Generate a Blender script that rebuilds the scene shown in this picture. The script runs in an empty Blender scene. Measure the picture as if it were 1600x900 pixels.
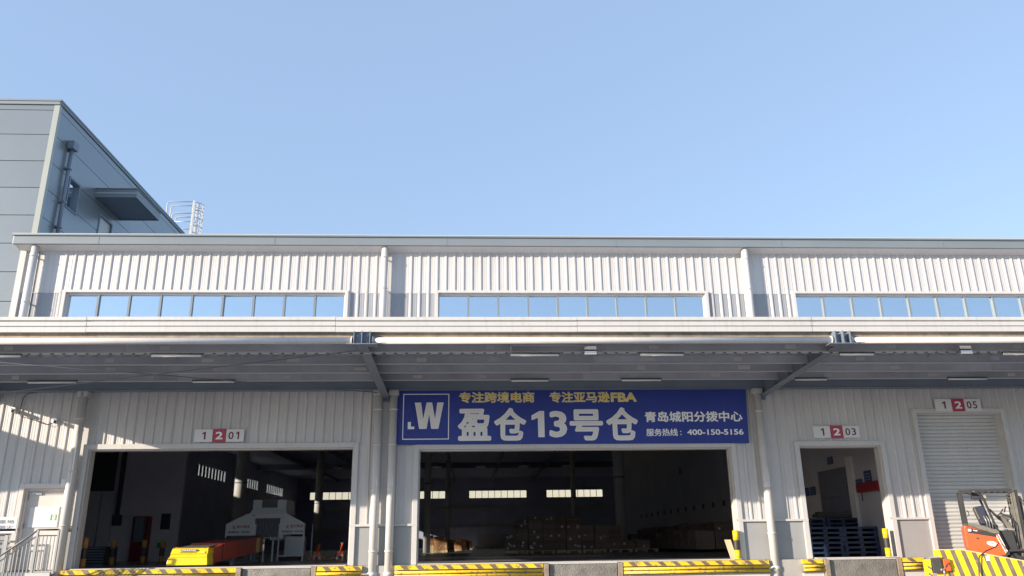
import bpy, bmesh, math, random
from mathutils import Vector, Matrix
random.seed(7)
scene = bpy.context.scene
R = math.radians

# ------------------------------------------------------------------ camera
cam_d = bpy.data.cameras.new("camera")
cam_d.sensor_width = 36.0
cam_d.lens = 1244.4 * 36.0 / 1600.0
cam_d.clip_start = 0.1
cam_d.clip_end = 5000
cam = bpy.data.objects.new("camera", cam_d)
scene.collection.objects.link(cam)
yaw, pitch, roll = R(3.03), R(17.76), R(-0.807)
fwd = Vector((math.sin(yaw)*math.cos(pitch), math.cos(yaw)*math.cos(pitch), math.sin(pitch)))
rt = Vector((math.cos(yaw), -math.sin(yaw), 0))
up = rt.cross(fwd)
rt2 = math.cos(roll)*rt + math.sin(roll)*up
up2 = -math.sin(roll)*rt + math.cos(roll)*up
M = Matrix(((rt2.x, up2.x, -fwd.x, 0), (rt2.y, up2.y, -fwd.y, -21.0), (rt2.z, up2.z, -fwd.z, 1.75), (0, 0, 0, 1)))
cam.matrix_world = M
scene.camera = cam

# ------------------------------------------------------------------ light
SUN = Vector((1.88, 1.0, -0.582)).normalized()          # the way the light travels
world = bpy.data.worlds.new("World")
scene.world = world
world.use_nodes = True
nt = world.node_tree
sky = nt.nodes.new("ShaderNodeTexSky")
sky.sky_type = 'NISHITA'
sky.sun_disc = False
sky.sun_elevation = math.asin(-SUN.z)
sky.sun_rotation = math.atan2(-SUN.x, -SUN.y)
sky.altitude = 50
sky.air_density = 1.0
sky.dust_density = 0.3
sky.ozone_density = 1.0
haze_mix = nt.nodes.new("ShaderNodeMix")          # thin even haze over the whole sky
haze_mix.data_type = 'RGBA'
haze_mix.inputs["Factor"].default_value = 0.68
haze_mix.inputs["B"].default_value = (1.19, 1.65, 2.48, 1)
nt.links.new(sky.outputs[0], haze_mix.inputs["A"])
nt.links.new(haze_mix.outputs["Result"], nt.nodes["Background"].inputs[0])
nt.nodes["Background"].inputs[1].default_value = 0.15
sun_d = bpy.data.lights.new("sun", 'SUN')
sun_d.energy = 3.6
sun_d.angle = R(0.5)
sun_d.color = (1.0, 0.86, 0.70)
sun_o = bpy.data.objects.new("sun", sun_d)
scene.collection.objects.link(sun_o)
sun_o.location = (-30, -20, 20)
sun_o.rotation_euler = SUN.to_track_quat('-Z', 'Y').to_euler()
scene.view_settings.view_transform = 'Standard'
scene.view_settings.look = 'None'
scene.view_settings.gamma = 1
scene.view_settings.exposure = 1.2
scene.cycles.max_bounces = 8
scene.cycles.diffuse_bounces = 4
scene.cycles.transparent_max_bounces = 12

# ------------------------------------------------------------------ materials
def mat(name, col, rough=0.6, metal=0.0, var=0.12, scale=3.0, bump=0.0, bscale=60.0, streak=0.0, spec=0.5, grime=(0.25, 0.2, 0.15), objvar=0.0, wear=0.0, wcol=(0.12, 0.11, 0.10)):
    m = bpy.data.materials.new(name)
    m.use_nodes = True
    t = m.node_tree
    b = t.nodes["Principled BSDF"]
    b.inputs["Roughness"].default_value = rough
    b.inputs["Metallic"].default_value = metal
    b.inputs["Specular IOR Level"].default_value = spec
    tc = t.nodes.new("ShaderNodeTexCoord")
    n = t.nodes.new("ShaderNodeTexNoise")
    n.inputs["Scale"].default_value = scale
    n.inputs["Detail"].default_value = 6
    n.inputs["Roughness"].default_value = 0.65
    t.links.new(tc.outputs["Object"], n.inputs["Vector"])
    mr = t.nodes.new("ShaderNodeMapRange")
    mr.inputs["From Min"].default_value = 0.3
    mr.inputs["From Max"].default_value = 0.7
    mr.inputs["To Min"].default_value = 1 - var
    mr.inputs["To Max"].default_value = 1 + var * 0.6
    t.links.new(n.outputs["Fac"], mr.inputs["Value"])
    mx = t.nodes.new("ShaderNodeMix")
    mx.data_type = 'RGBA'
    mx.blend_type = 'MULTIPLY'
    mx.inputs["Factor"].default_value = 1
    mx.inputs["A"].default_value = (*col, 1)
    t.links.new(mr.outputs[0], mx.inputs["B"])
    out = mx.outputs["Result"]
    if streak:
        mp = t.nodes.new("ShaderNodeMapping")
        mp.inputs["Scale"].default_value = (9, 9, 0.35)
        t.links.new(tc.outputs["Object"], mp.inputs["Vector"])
        n2 = t.nodes.new("ShaderNodeTexNoise")
        n2.inputs["Scale"].default_value = 1.6
        n2.inputs["Detail"].default_value = 5
        t.links.new(mp.outputs[0], n2.inputs["Vector"])
        r2 = t.nodes.new("ShaderNodeMapRange")
        r2.inputs["From Min"].default_value = 0.52
        r2.inputs["From Max"].default_value = 0.8
        r2.inputs["To Max"].default_value = streak
        t.links.new(n2.outputs["Fac"], r2.inputs["Value"])
        m2 = t.nodes.new("ShaderNodeMix")
        m2.data_type = 'RGBA'
        m2.inputs["B"].default_value = (*grime, 1)
        t.links.new(r2.outputs[0], m2.inputs["Factor"])
        t.links.new(out, m2.inputs["A"])
        out = m2.outputs["Result"]
    if wear:
        nw = t.nodes.new("ShaderNodeTexNoise")
        nw.inputs["Scale"].default_value = 7.0
        nw.inputs["Detail"].default_value = 9
        nw.inputs["Roughness"].default_value = 0.75
        t.links.new(tc.outputs["Object"], nw.inputs["Vector"])
        rw = t.nodes.new("ShaderNodeMapRange")
        rw.inputs["From Min"].default_value = 0.64-wear*0.2
        rw.inputs["From Max"].default_value = 0.69-wear*0.2
        rw.inputs["To Max"].default_value = 0.85
        t.links.new(nw.outputs["Fac"], rw.inputs["Value"])
        mw = t.nodes.new("ShaderNodeMix")
        mw.data_type = 'RGBA'
        mw.inputs["B"].default_value = (*wcol, 1)
        t.links.new(rw.outputs[0], mw.inputs["Factor"])
        t.links.new(out, mw.inputs["A"])
        out = mw.outputs["Result"]
    if objvar:
        oi = t.nodes.new("ShaderNodeObjectInfo")
        r3 = t.nodes.new("ShaderNodeMapRange")
        r3.inputs["To Min"].default_value = 1 - objvar
        r3.inputs["To Max"].default_value = 1 + objvar
        t.links.new(oi.outputs["Random"], r3.inputs["Value"])
        m3 = t.nodes.new("ShaderNodeMix")
        m3.data_type = 'RGBA'
        m3.blend_type = 'MULTIPLY'
        m3.inputs["Factor"].default_value = 1
        t.links.new(out, m3.inputs["A"])
        t.links.new(r3.outputs[0], m3.inputs["B"])
        out = m3.outputs["Result"]
    t.links.new(out, b.inputs["Base Color"])
    if bump:
        nb = t.nodes.new("ShaderNodeTexNoise")
        nb.inputs["Scale"].default_value = bscale
        nb.inputs["Detail"].default_value = 4
        t.links.new(tc.outputs["Object"], nb.inputs["Vector"])
        bp = t.nodes.new("ShaderNodeBump")
        bp.inputs["Strength"].default_value = bump
        bp.inputs["Distance"].default_value = 0.02
        t.links.new(nb.outputs["Fac"], bp.inputs["Height"])
        t.links.new(bp.outputs[0], b.inputs["Normal"])
    return m

WHITE = mat("white_coated_steel", (0.565, 0.555, 0.55), 0.45, 0, 0.07, 0.7, 0.10, 1.6, streak=0.34, grime=(0.36, 0.33, 0.30), objvar=0.045)
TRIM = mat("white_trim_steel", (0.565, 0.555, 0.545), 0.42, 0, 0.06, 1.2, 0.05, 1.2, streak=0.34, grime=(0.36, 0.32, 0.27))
PIPEW = mat("white_pipe_plastic", (0.61, 0.595, 0.58), 0.4, 0, 0.06, 2.0, streak=0.25, grime=(0.4, 0.36, 0.3))
BAND = mat("grey_band_steel", (0.30, 0.315, 0.345), 0.5, 0, 0.05, 1.0, streak=0.1, grime=(0.2, 0.2, 0.2))
PLINTH = mat("grey_plinth_steel", (0.33, 0.34, 0.345), 0.42, 0, 0.07, 0.9, 0.05, 3, streak=0.12, grime=(0.22, 0.21, 0.2))
GUTTER = mat("grey_blue_gutter", (0.205, 0.24, 0.265), 0.45, 0.1, 0.06, 0.6, streak=0.1, grime=(0.2, 0.2, 0.2))
TOWERM = mat("grey_green_cladding", (0.265, 0.293, 0.308), 0.26, 0.42, 0.05, 0.5, 0.04, 1.2, objvar=0.03)
HRAIL = mat("dark_grey_handrail", (0.11, 0.11, 0.115), 0.4, 0.3, 0.1, 4)
SAGE = mat("pale_sage_trim", (0.36, 0.39, 0.36), 0.4, 0.05, 0.04)
YEL_SHADE = mat("shade_darkened_yellow", (0.40, 0.20, 0.05), 0.6, 0, 0.15, 4)  # bollard yellow with the indoor shade put into the colour
JOINT = mat("dark_joint", (0.06, 0.065, 0.07), 0.7)
STEEL = mat("blue_grey_painted_steel", (0.19, 0.225, 0.28), 0.5, 0.1, 0.12, 1.5, 0.05, 12)
UNDER = mat("grey_canopy_sheet", (0.50, 0.51, 0.55), 0.5, 0.1, 0.2, 0.9, 0.03, 5)
PURL = mat("galvanised_purlin", (0.46, 0.47, 0.52), 0.5, 0.15, 0.25, 0.7, 0.03, 9, objvar=0.16)
LAMPW = mat("white_lamp_cover", (0.88, 0.88, 0.86), 0.35, 0, 0.03)
BLUE = mat("blue_banner_vinyl", (0.020, 0.044, 0.29), 0.5, 0, 0.14, 0.8, 0.5, 1.4, streak=0.12, grime=(0.10, 0.11, 0.28))
PWHITE = mat("white_print", (0.92, 0.92, 0.92), 0.5, 0, 0.03)
PSILVER = mat("silver_print", (0.80, 0.79, 0.77), 0.45, 0, 0.05)
PGOLD = mat("gold_print", (0.86, 0.68, 0.2), 0.45, 0, 0.06)
PGOLDD = mat("dark_gold_edge", (0.95, 0.88, 0.55), 0.5, 0, 0.06)
SIGNW = mat("white_sign", (0.72, 0.72, 0.72), 0.4, 0, 0.04)
SIGNR = mat("red_sign", (0.42, 0.045, 0.085), 0.4, 0, 0.04)
SIGNT = mat("dark_red_print", (0.15, 0.012, 0.03), 0.5, 0, 0.04)
BLACKP = mat("black_print", (0.03, 0.03, 0.03), 0.5)
YEL = mat("yellow_paint", (0.82, 0.55, 0.03), 0.42, 0, 0.16, 4, 0.06, 30, wear=0.45, streak=0.3, grime=(0.35, 0.22, 0.05))
BLK = mat("black_paint", (0.045, 0.042, 0.04), 0.55, 0, 0.3, 5, 0.06, 30)
BRN = mat("faded_black_stripe", (0.16, 0.13, 0.10), 0.6, wear=0.3, wcol=(0.4, 0.3, 0.12), metal=0, var=0.3, scale=5, bump=0.2, bscale=30)
YEL2 = mat("bright_yellow_enamel", (0.85, 0.62, 0.012), 0.34, 0, 0.1, 3, 0.04, 12, streak=0.2, grime=(0.4, 0.27, 0.05), wear=0.12, wcol=(0.3, 0.22, 0.08))
RED = mat("red_enamel", (0.62, 0.085, 0.05), 0.4, 0, 0.16, 2, 0.04, 10, streak=0.3, grime=(0.2, 0.07, 0.05), wear=0.15, wcol=(0.2, 0.12, 0.1))
RUBBER = mat("black_rubber", (0.025, 0.025, 0.027), 0.75, 0, 0.2, 4)
CONC = mat("pale_concrete", (0.42, 0.41, 0.39), 0.85, 0, 0.2, 0.9, 0.25, 40, streak=0.25, grime=(0.2, 0.19, 0.17))
YARD = mat("yard_asphalt", (0.27, 0.265, 0.262), 0.85, 0, 0.22, 0.35, 0.2, 25)
FLOOR = mat("polished_grey_floor", (0.27, 0.26, 0.27), 0.28, 0, 0.25, 0.4, 0.02, 6)
INWALL = mat("interior_grey_wall", (0.74, 0.70, 0.74), 0.7, 0, 0.1, 0.6, 0.04, 8)
INDARK = mat("interior_dark_liner", (0.54, 0.58, 0.74), 0.7, 0, 0.15, 0.5)
COLM = mat("interior_column_paint", (0.55, 0.53, 0.51), 0.55, 0, 0.12, 1)
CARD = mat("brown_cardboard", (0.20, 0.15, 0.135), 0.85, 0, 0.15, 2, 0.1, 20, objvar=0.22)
TAPE = mat("white_shipping_label", (0.7, 0.7, 0.7), 0.6)
PALB = mat("blue_plastic_pallet", (0.014, 0.032, 0.08), 0.5, 0, 0.12, 3, objvar=0.2)
MACH = mat("light_grey_machine", (0.60, 0.60, 0.61), 0.45, 0, 0.06, 1)
CURT = mat("dark_strip_curtain", (0.05, 0.055, 0.075), 0.4, 0, 0.2, 3)
BELT = mat("grey_conveyor_belt", (0.13, 0.125, 0.12), 0.6, 0, 0.15, 3)
GALV = mat("galvanised_steel", (0.42, 0.42, 0.42), 0.38, 0.55, 0.1, 4)
PLATE = mat("checker_plate", (0.24, 0.23, 0.21), 0.5, 0.25, 0.35, 3, 1.0, 45)
RUST = mat("worn_steel", (0.33, 0.27, 0.21), 0.65, 0.2, 0.35, 6, 0.2, 30)
ORANGE = mat("orange_forklift_paint", (0.72, 0.105, 0.025), 0.34, 0, 0.07, 3, 0.03, 10, streak=0.3, grime=(0.22, 0.12, 0.07), wear=0.15, wcol=(0.25, 0.13, 0.08))
FKB = mat("black_forklift_frame", (0.035, 0.035, 0.037), 0.4, 0.1, 0.2, 4)
FKG = mat("dusty_grey_steel", (0.17, 0.16, 0.14), 0.55, 0.3, 0.3, 7, 0.1, 30)
SEAT = mat("dark_blue_seat_vinyl", (0.025, 0.03, 0.055), 0.45, 0, 0.1, 4)
SHUT = mat("shutter_steel", (0.60, 0.60, 0.59), 0.42, 0.05, 0.06, 1.5, streak=0.15, grime=(0.4, 0.4, 0.4), objvar=0.03)
LADW = mat("white_ladder_steel", (0.55, 0.56, 0.56), 0.4, 0, 0.03)
GREEN = mat("green_exit_sign", (0.02, 0.35, 0.12), 0.5)
SIGNB = mat("blue_placard", (0.03, 0.06, 0.15), 0.5, 0, 0.1, 4)
REDI = mat("red_cabinet", (0.24, 0.022, 0.03), 0.45, 0, 0.1, 2)
DOORM = mat("ivory_door_paint", (0.62, 0.58, 0.55), 0.45, 0, 0.05, 1, streak=0.1, grime=(0.4, 0.36, 0.33))
CREAM = mat("cream_board", (0.62, 0.52, 0.34), 0.6, 0, 0.1, 3)

def glass(name, tint, mirror, rough=0.02):
    m = bpy.data.materials.new(name)
    m.use_nodes = True
    t = m.node_tree
    t.nodes.remove(t.nodes["Principled BSDF"])
    g = t.nodes.new("ShaderNodeBsdfGlossy")
    g.inputs["Roughness"].default_value = rough
    g.inputs["Color"].default_value = (*tint, 1)
    tr = t.nodes.new("ShaderNodeBsdfTransparent")
    tr.inputs["Color"].default_value = (0.9, 0.93, 0.95, 1)
    mx = t.nodes.new("ShaderNodeMixShader")
    fr = t.nodes.new("ShaderNodeFresnel")
    fr.inputs["IOR"].default_value = 1.5
    ad = t.nodes.new("ShaderNodeMath")
    ad.operation = 'ADD'
    ad.use_clamp = True
    ad.inputs[1].default_value = mirror
    # slight waviness of the pane
    tc = t.nodes.new("ShaderNodeTexCoord")
    nb = t.nodes.new("ShaderNodeTexNoise")
    nb.inputs["Scale"].default_value = 0.8
    bp = t.nodes.new("ShaderNodeBump")
    bp.inputs["Strength"].default_value = 0.08
    bp.inputs["Distance"].default_value = 0.02
    t.links.new(tc.outputs["Object"], nb.inputs["Vector"])
    t.links.new(nb.outputs["Fac"], bp.inputs["Height"])
    t.links.new(bp.outputs[0], g.inputs["Normal"])
    t.links.new(fr.outputs[0], ad.inputs[0])
    t.links.new(ad.outputs[0], mx.inputs[0])
    t.links.new(tr.outputs[0], mx.inputs[1])
    t.links.new(g.outputs[0], mx.inputs[2])
    t.links.new(mx.outputs[0], t.nodes["Material Output"].inputs[0])
    return m
GLASS = glass("reflective_window_glass", (0.88, 0.95, 1.0), 0.68)
CLEAR = glass("clear_window_glass", (1, 1, 1), 0.02)
WARMP = glass("yellowed_window_glass", (1, 1, 1), 0.02)
for n_ in WARMP.node_tree.nodes:
    if n_.type == 'BSDF_TRANSPARENT': n_.inputs["Color"].default_value = (1.0, 0.88, 0.76, 1)
CARD_LIT = mat("sunlit_cardboard", (0.50, 0.24, 0.10), 0.8, 0, 0.12, 2)  # cardboard copy brightened in colour for the sunlit cartons
PARTW = mat("pale_partition_wall", (0.44, 0.43, 0.47), 0.7, 0, 0.12, 0.6, 0.04, 8, streak=0.15, grime=(0.2, 0.2, 0.2))
INSH = mat("dark_grey_inner_shutter", (0.13, 0.145, 0.19), 0.5)

# ------------------------------------------------------------------ helpers
def link(o):
    scene.collection.objects.link(o)
    return o

def origin(p):
    v = Vector((0, 0, 0))
    while p is not None:
        v += p.location
        p = p.parent
    return v

class MB:
    """Collects shapes in world coordinates; build() links them as ONE mesh object."""
    def __init__(s):
        s.v, s.f, s.m, s.sm = [], [], [], []
    def quad(s, a, b, c, d, mi=0):
        n = len(s.v)
        s.v += [a, b, c, d]
        s.f.append((n, n+1, n+2, n+3)); s.m.append(mi); s.sm.append(False)
        return s
    def hexa(s, P, mi=0):                     # eight corners: bottom ring then top ring
        n = len(s.v)
        s.v += [tuple(p) for p in P]
        for q in ((0, 3, 2, 1), (4, 5, 6, 7), (0, 1, 5, 4), (1, 2, 6, 5), (2, 3, 7, 6), (3, 0, 4, 7)):
            s.f.append(tuple(n+i for i in q)); s.m.append(mi); s.sm.append(False)
        return s
    def box(s, x0, x1, y0, y1, z0, z1, mi=0):
        return s.hexa([(x0, y0, z0), (x1, y0, z0), (x1, y1, z0), (x0, y1, z0), (x0, y0, z1), (x1, y0, z1), (x1, y1, z1), (x0, y1, z1)], mi)
    def bar(s, a, b, w, h, mi=0, upv=(0, 0, 1)):
        a, b = Vector(a), Vector(b)
        d = (b-a).normalized()
        u = Vector(upv)
        sd = d.cross(u)
        if sd.length < 1e-4:
            sd = d.cross(Vector((0, 1, 0)))
        sd.normalize()
        u = sd.cross(d).normalized()
        P = []
        for c in (a, b):
            P.append([c+sd*w/2*i+u*h/2*j for i, j in ((-1, -1), (1, -1), (1, 1), (-1, 1))])
        return s.hexa(P[0]+P[1], mi)
    def tube(s, pts, r, n=10, mi=0, caps=True, closed=False):
        pts = [Vector(p) for p in pts]
        rings = []
        base = len(s.v)
        prev = None
        N = len(pts)
        for i, p in enumerate(pts):
            if closed:
                d = (pts[(i+1) % N]-pts[i-1]).normalized()
            else:
                d = (pts[min(i+1, N-1)]-pts[max(i-1, 0)]).normalized()
            if prev is None:
                ref = Vector((0, 0, 1)) if abs(d.z) < 0.9 else Vector((1, 0, 0))
                a = d.cross(ref).normalized()
            else:
                a = (prev - d*prev.dot(d)).normalized()
            prev = a
            b = d.cross(a)
            rr = r[i] if isinstance(r, (list, tuple)) else r
            for k in range(n):
                t = 2*math.pi*k/n
                s.v.append(tuple(p+a*math.cos(t)*rr+b*math.sin(t)*rr))
        for i in range(N if closed else N-1):
            j = (i+1) % N
            for k in range(n):
                s.f.append((base+i*n+k, base+i*n+(k+1) % n, base+j*n+(k+1) % n, base+j*n+k)); s.m.append(mi); s.sm.append(True)
        if caps and not closed:
            s.f.append(tuple(base+k for k in range(n))[::-1]); s.m.append(mi); s.sm.append(False)
            s.f.append(tuple(base+(N-1)*n+k for k in range(n))); s.m.append(mi); s.sm.append(False)
        return s
    def prism(s, poly, axis, a, b, mi=0, smooth=False):
        """extrude a closed 2-D polygon along axis ('x': poly is (y,z); 'y': (x,z); 'z': (x,y))"""
        def P(p, t):
            return {'x': (t, p[0], p[1]), 'y': (p[0], t, p[1]), 'z': (p[0], p[1], t)}[axis]
        n = len(s.v); k = len(poly)
        s.v += [P(p, a) for p in poly]+[P(p, b) for p in poly]
        s.f.append(tuple(range(n, n+k))[::-1]); s.m.append(mi); s.sm.append(False)
        s.f.append(tuple(range(n+k, n+2*k))); s.m.append(mi); s.sm.append(False)
        for i in range(k):
            j = (i+1) % k
            s.f.append((n+i, n+j, n+k+j, n+k+i)); s.m.append(mi); s.sm.append(smooth)
        return s
    def build(s, name, mats, parent=None, bevel=0, fix=True, off=None):
        me = bpy.data.meshes.new(name)
        o0 = origin(parent) if off is None else off
        me.from_pydata([(v[0]-o0.x, v[1]-o0.y, v[2]-o0.z) for v in s.v], [], s.f)
        if not isinstance(mats, (list, tuple)):
            mats = [mats]
        for m in mats:
            me.materials.append(m)
        for i, p in enumerate(me.polygons):
            p.material_index = s.m[i]
            p.use_smooth = s.sm[i]
        if fix:
            bm = bmesh.new(); bm.from_mesh(me)
            bmesh.ops.recalc_face_normals(bm, faces=bm.faces)
            bm.to_mesh(me); bm.free()
        me.update()
        o = link(bpy.data.objects.new(name, me))
        o.parent = parent
        if bevel:
            b = o.modifiers.new("bevel", 'BEVEL'); b.width = bevel; b.segments = 2; b.limit_method = 'ANGLE'
        return o

def tag(o, label=None, cat=None, group=None, kind=None):
    if label: o['label'] = label
    if cat: o['category'] = cat
    if group: o['group'] = group
    if kind: o['kind'] = kind
    return o

def thing(name, label, cat, loc=(0, 0, 0), group=None):
    o = link(bpy.data.objects.new(name, None))
    o.empty_display_size = 0.3
    o.location = loc
    return tag(o, label, cat, group)

def solo(mb, name, mats, label, cat, loc, group=None, bevel=0):
    """a thing that is one mesh, its origin at its base"""
    L = Vector(loc)
    o = mb.build(name, mats, None, bevel, off=L)
    o.location = L
    return tag(o, label, cat, group)

def struct(mb, name, mats, parent=None, bevel=0):
    o = mb.build(name, mats, parent, bevel)
    if parent is None: o['kind'] = 'structure'
    return o

def box(x0, x1, y0, y1, z0, z1): return MB().box(x0, x1, y0, y1, z0, z1)

def copy_at(o, parent, loc):
    c = o.copy(); link(c); c.parent = parent; c.location = loc
    return c

def copy_tree(o, parent=None):
    c = o.copy(); link(c); c.parent = parent
    for ch in list(o.children): copy_tree(ch, c)
    return c

def lettering(txt, x0, x1, z0, z1, y, m, parent, name="lettering", bold=0.0, depth=0.004, axis='y', flip=1, keep_h=False):
    """flat printed letters fitted into the given rectangle; axis 'y' faces -Y, axis 'x' faces -X"""
    if txt == "1":
        W, H, s_ = x1-x0, z1-z0, 0.45
        if bold > 0.03: s_ = 0.5
        P = [(x1-s_*W, z0), (x1, z0), (x1, z1), (x1-s_*W*0.75, z1), (x0, z1-0.17*H), (x0, z1-0.34*H), (x1-s_*W, z1-0.24*H)]
        return MB().prism(P, 'y', y-0.001, y+0.001).build(name, m, parent)
    cu = bpy.data.curves.new("t", 'FONT')
    cu.body = txt; cu.size = 1; cu.resolution_u = 3
    to = bpy.data.objects.new("t", cu); link(to)
    dg = bpy.context.evaluated_depsgraph_get()
    dg.update()
    me = bpy.data.meshes.new_from_object(to.evaluated_get(dg))
    bpy.data.objects.remove(to)
    if bold:                                             # a heavier weight: shifted copies, each a hair in front
        vs = [tuple(v.co) for v in me.vertices]; fs = [tuple(p.vertices) for p in me.polygons]
        V, F = [], []
        n = 10
        for k in range(n+1):
            a = 2*math.pi*k/n
            dx, dy = (bold*math.cos(a), bold*math.sin(a)) if k < n else (0, 0)
            F += [tuple(i+len(V) for i in f) for f in fs]
            V += [(x+dx, y+dy, k*0.00012) for x, y, z in vs]
        me = bpy.data.meshes.new(name); me.from_pydata(V, [], F)
    xs = [v.co.x for v in me.vertices]; ys = [v.co.y for v in me.vertices]
    a, b, c, d = min(xs), max(xs), min(ys), max(ys)
    o0 = origin(parent)
    bm = bmesh.new(); bm.from_mesh(me)
    for v in bm.verts:
        u = x0+(v.co.x-a)/(b-a)*(x1-x0); w = z0+(v.co.y-c)/(d-c)*(z1-z0)
        v.co = Vector((u, y-v.co.z, w))-o0
    bmesh.ops.recalc_face_normals(bm, faces=bm.faces)
    bm.to_mesh(me); bm.free()
    me.materials.clear(); me.materials.append(m)
    o = link(bpy.data.objects.new(name, me)); o.parent = parent
    return o

# ------------------------------------------------------------------ ground, floor, dock
FZ = 1.27
struct(MB().quad((-1500, -1500, 0), (1500, -1500, 0), (1500, 1500, 0), (-1500, 1500, 0)), "ground", YARD)
struct(MB().box(-22.4, 20.0, 0.0, 86.0, 1.0, FZ), "warehouse_floor", FLOOR)
dock = struct(MB().box(-9.8, 9.9, -0.22, -0.001, 0.01, FZ-0.005).box(9.9, 20.0, -0.22, -0.001, 0.01, FZ-0.005), "loading_dock", CONC)

# ------------------------------------------------------------------ warehouse building
WH = thing("warehouse", "long white ribbed-steel warehouse with three open dock doors and a window strip", "warehouse", (0, 0, 0))
PITCH = 0.240
def rib_profile(x0, x1, h=0.028):
    pts = []
    k0 = int(math.floor(x0/PITCH))-1
    for k in range(k0, k0+int((x1-x0)/PITCH)+4):
        xc = k*PITCH
        pts += [(xc-0.042, 0, 0), (xc-0.018, -h, 1), (xc+0.018, -h, 1), (xc+0.042, 0, 1)]
        p0, w = xc+0.042, PITCH-0.084
        for q in (0.3, 0.7):
            c = p0+w*q
            pts += [(c-0.013, 0, 0), (c, -0.0032, 0), (c+0.013, 0, 0)]
    # kind of the segment that ENDS at the point: 1 = rib
    out = []
    for i in range(len(pts)-1):
        (xa, ya, _), (xb, yb, kb) = pts[i], pts[i+1]
        if xb <= x0 or xa >= x1: continue
        fa = 0 if xa >= x0 else (x0-xa)/(xb-xa)
        fb = 1 if xb <= x1 else (x1-xa)/(xb-xa)
        pa = (xa+fa*(xb-xa), ya+fa*(yb-ya)); pb = (xa+fb*(xb-xa), ya+fb*(yb-ya))
        out.append((pa, pb, kb))
    return out

def sheet(name, x0, x1, z0, z1, mats, parent, flat=False, y=0.0, gap=0.002):
    mb = MB()
    x0 += gap; x1 -= gap
    if flat:
        segs = [((x0, 0), (x1, 0), 0)]
        if x1-x0 > 0.2:
            c = (x0+x1)/2
            segs = [((x0, 0), (c-0.015, 0), 0), ((c-0.015, 0), (c, -0.006), 0), ((c, -0.006), (c+0.015, 0), 0), ((c+0.015, 0), (x1, 0), 0)]
    else:
        segs = rib_profile(x0, x1)
    for pa, pb, k in segs:
        mb.quad((pa[0], y+pa[1], z0), (pb[0], y+pb[1], z0), (pb[0], y+pb[1], z1), (pa[0], y+pa[1], z1), 1 if (k and len(mats) > 1) else 0)
    return mb.build(name, mats, parent, fix=False)

def split_x(x0, x1, step, cuts):
    xs = [x0]
    k = math.floor(x0/step)+1
    while k*step < x1-0.02:
        xs.append(k*step); k += 1
    xs.append(x1)
    for c in cuts:
        if x0 < c < x1: xs.append(c)
    xs = sorted(xs)
    out = [xs[0]]
    for x in xs[1:]:
        if x-out[-1] > 0.03: out.append(x)
        elif x in cuts: out[-1] = x
    return out

doors = [(-11.10, -10.12, 3.20), (-9.68, -3.03, 4.15), (-1.36, 6.82, 4.08), (8.66, 10.86, 4.09), (11.98, 14.34, 4.94)]
flats_low = [(-9.92, -9.74), (-2.32, -1.98), (7.72, 8.10)]
flats_up = [(-11.78, -11.22), (-2.30, -1.88), (7.80, 8.20)]
wins = [(-10.87, -3.45), (-0.92, 6.50), (9.07, 16.49), (19.05, 26.4)]
XL, XR, XC = -20.0, 24.0, -12.16          # lower wall left end, right end, upper storey's left corner
SH = PITCH*4
# lower wall
cuts = [c for d in doors for c in d[:2]]+[c for f in flats_low for c in f]
xs = split_x(XL, XR, SH, cuts)
for a, b in zip(xs, xs[1:]):
    c = (a+b)/2
    z0 = 2.25
    for d in doors:
        if d[0]-0.01 < c < d[1]+0.01: z0 = d[2]
    fl = any(f[0] < c < f[1] for f in flats_low)
    sheet("cladding_sheet", a, b, z0, 6.6, [WHITE], WH, flat=fl)
# plinth panels, ledge trims
edges = [XL]+[e for d in doors for e in d[:2]]+[XR]
for i in range(0, len(edges), 2):
    a, b = edges[i], edges[i+1]
    n = max(1, round((b-a)/1.5))
    for k in range(n):
        box(a+(b-a)*k/n+0.004, a+(b-a)*(k+1)/n-0.004, -0.012, 0.02, FZ+0.0, 2.20).build("plinth_panel", PLINTH, WH, bevel=0.003)
    MB().box(a, b, -0.075, 0.0, 2.215, 2.25).box(a, b, -0.075, -0.065, 2.195, 2.2149).build("ledge_trim", TRIM, WH)
# upper wall
cuts = [c for w in wins for c in w]+[c for f in flats_up for c in f]
xs = split_x(XC, XR, SH, cuts)
WT, WB = 8.32, 7.35
for a, b in zip(xs, xs[1:]):
    c = (a+b)/2
    inw = any(w[0] < c < w[1] for w in wins)
    fl = any(f[0] < c < f[1] for f in flats_up)
    sheet("cladding_sheet", a, b, WT+0.012, 9.8, [WHITE], WH, flat=fl)
    if not inw:
        sheet("band_sheet", a, b, 6.6, WT, [BAND, WHITE], WH, flat=fl)
    else:
        sheet("cladding_sheet", a, b, 6.6, WB, [WHITE], WH, flat=fl)
e2 = [XC]+[e for w in wins for e in w if e < XR]
for i in range(0, len(e2)-1, 2):
    box(e2[i], e2[i+1], -0.012, 0.0, WT, WT+0.012).build("drip_trim", TRIM, WH)
# wall core with openings
core = MB()
ex = [XL]+[e for d in doors for e in d[:2]]+[XR]
for i in range(0, len(ex), 2): core.box(ex[i], ex[i+1], 0.021, 0.26, 0, 6.5)
for d in doors: core.box(d[0], d[1], 0.021, 0.26, d[2]+0.0, 6.5)
ex = [XC]+[e for w in wins for e in w][:-1]
ex2 = [(XC, wins[0][0]), (wins[0][1], wins[1][0]), (wins[1][1], wins[2][0]), (wins[2][1], wins[3][0])]
for a, b in ex2: core.box(a, b, 0.021, 0.26, WB, WT)
core.box(XC, XR, 0.021, 0.26, 6.5, WB).box(XC, XR, 0.021, 0.26, WT, 9.85)
core.box(-22.3, XC-0.3, 0.80, 0.95, 6.5, 9.85)
core.build("wall_core", INDARK, WH)
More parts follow.
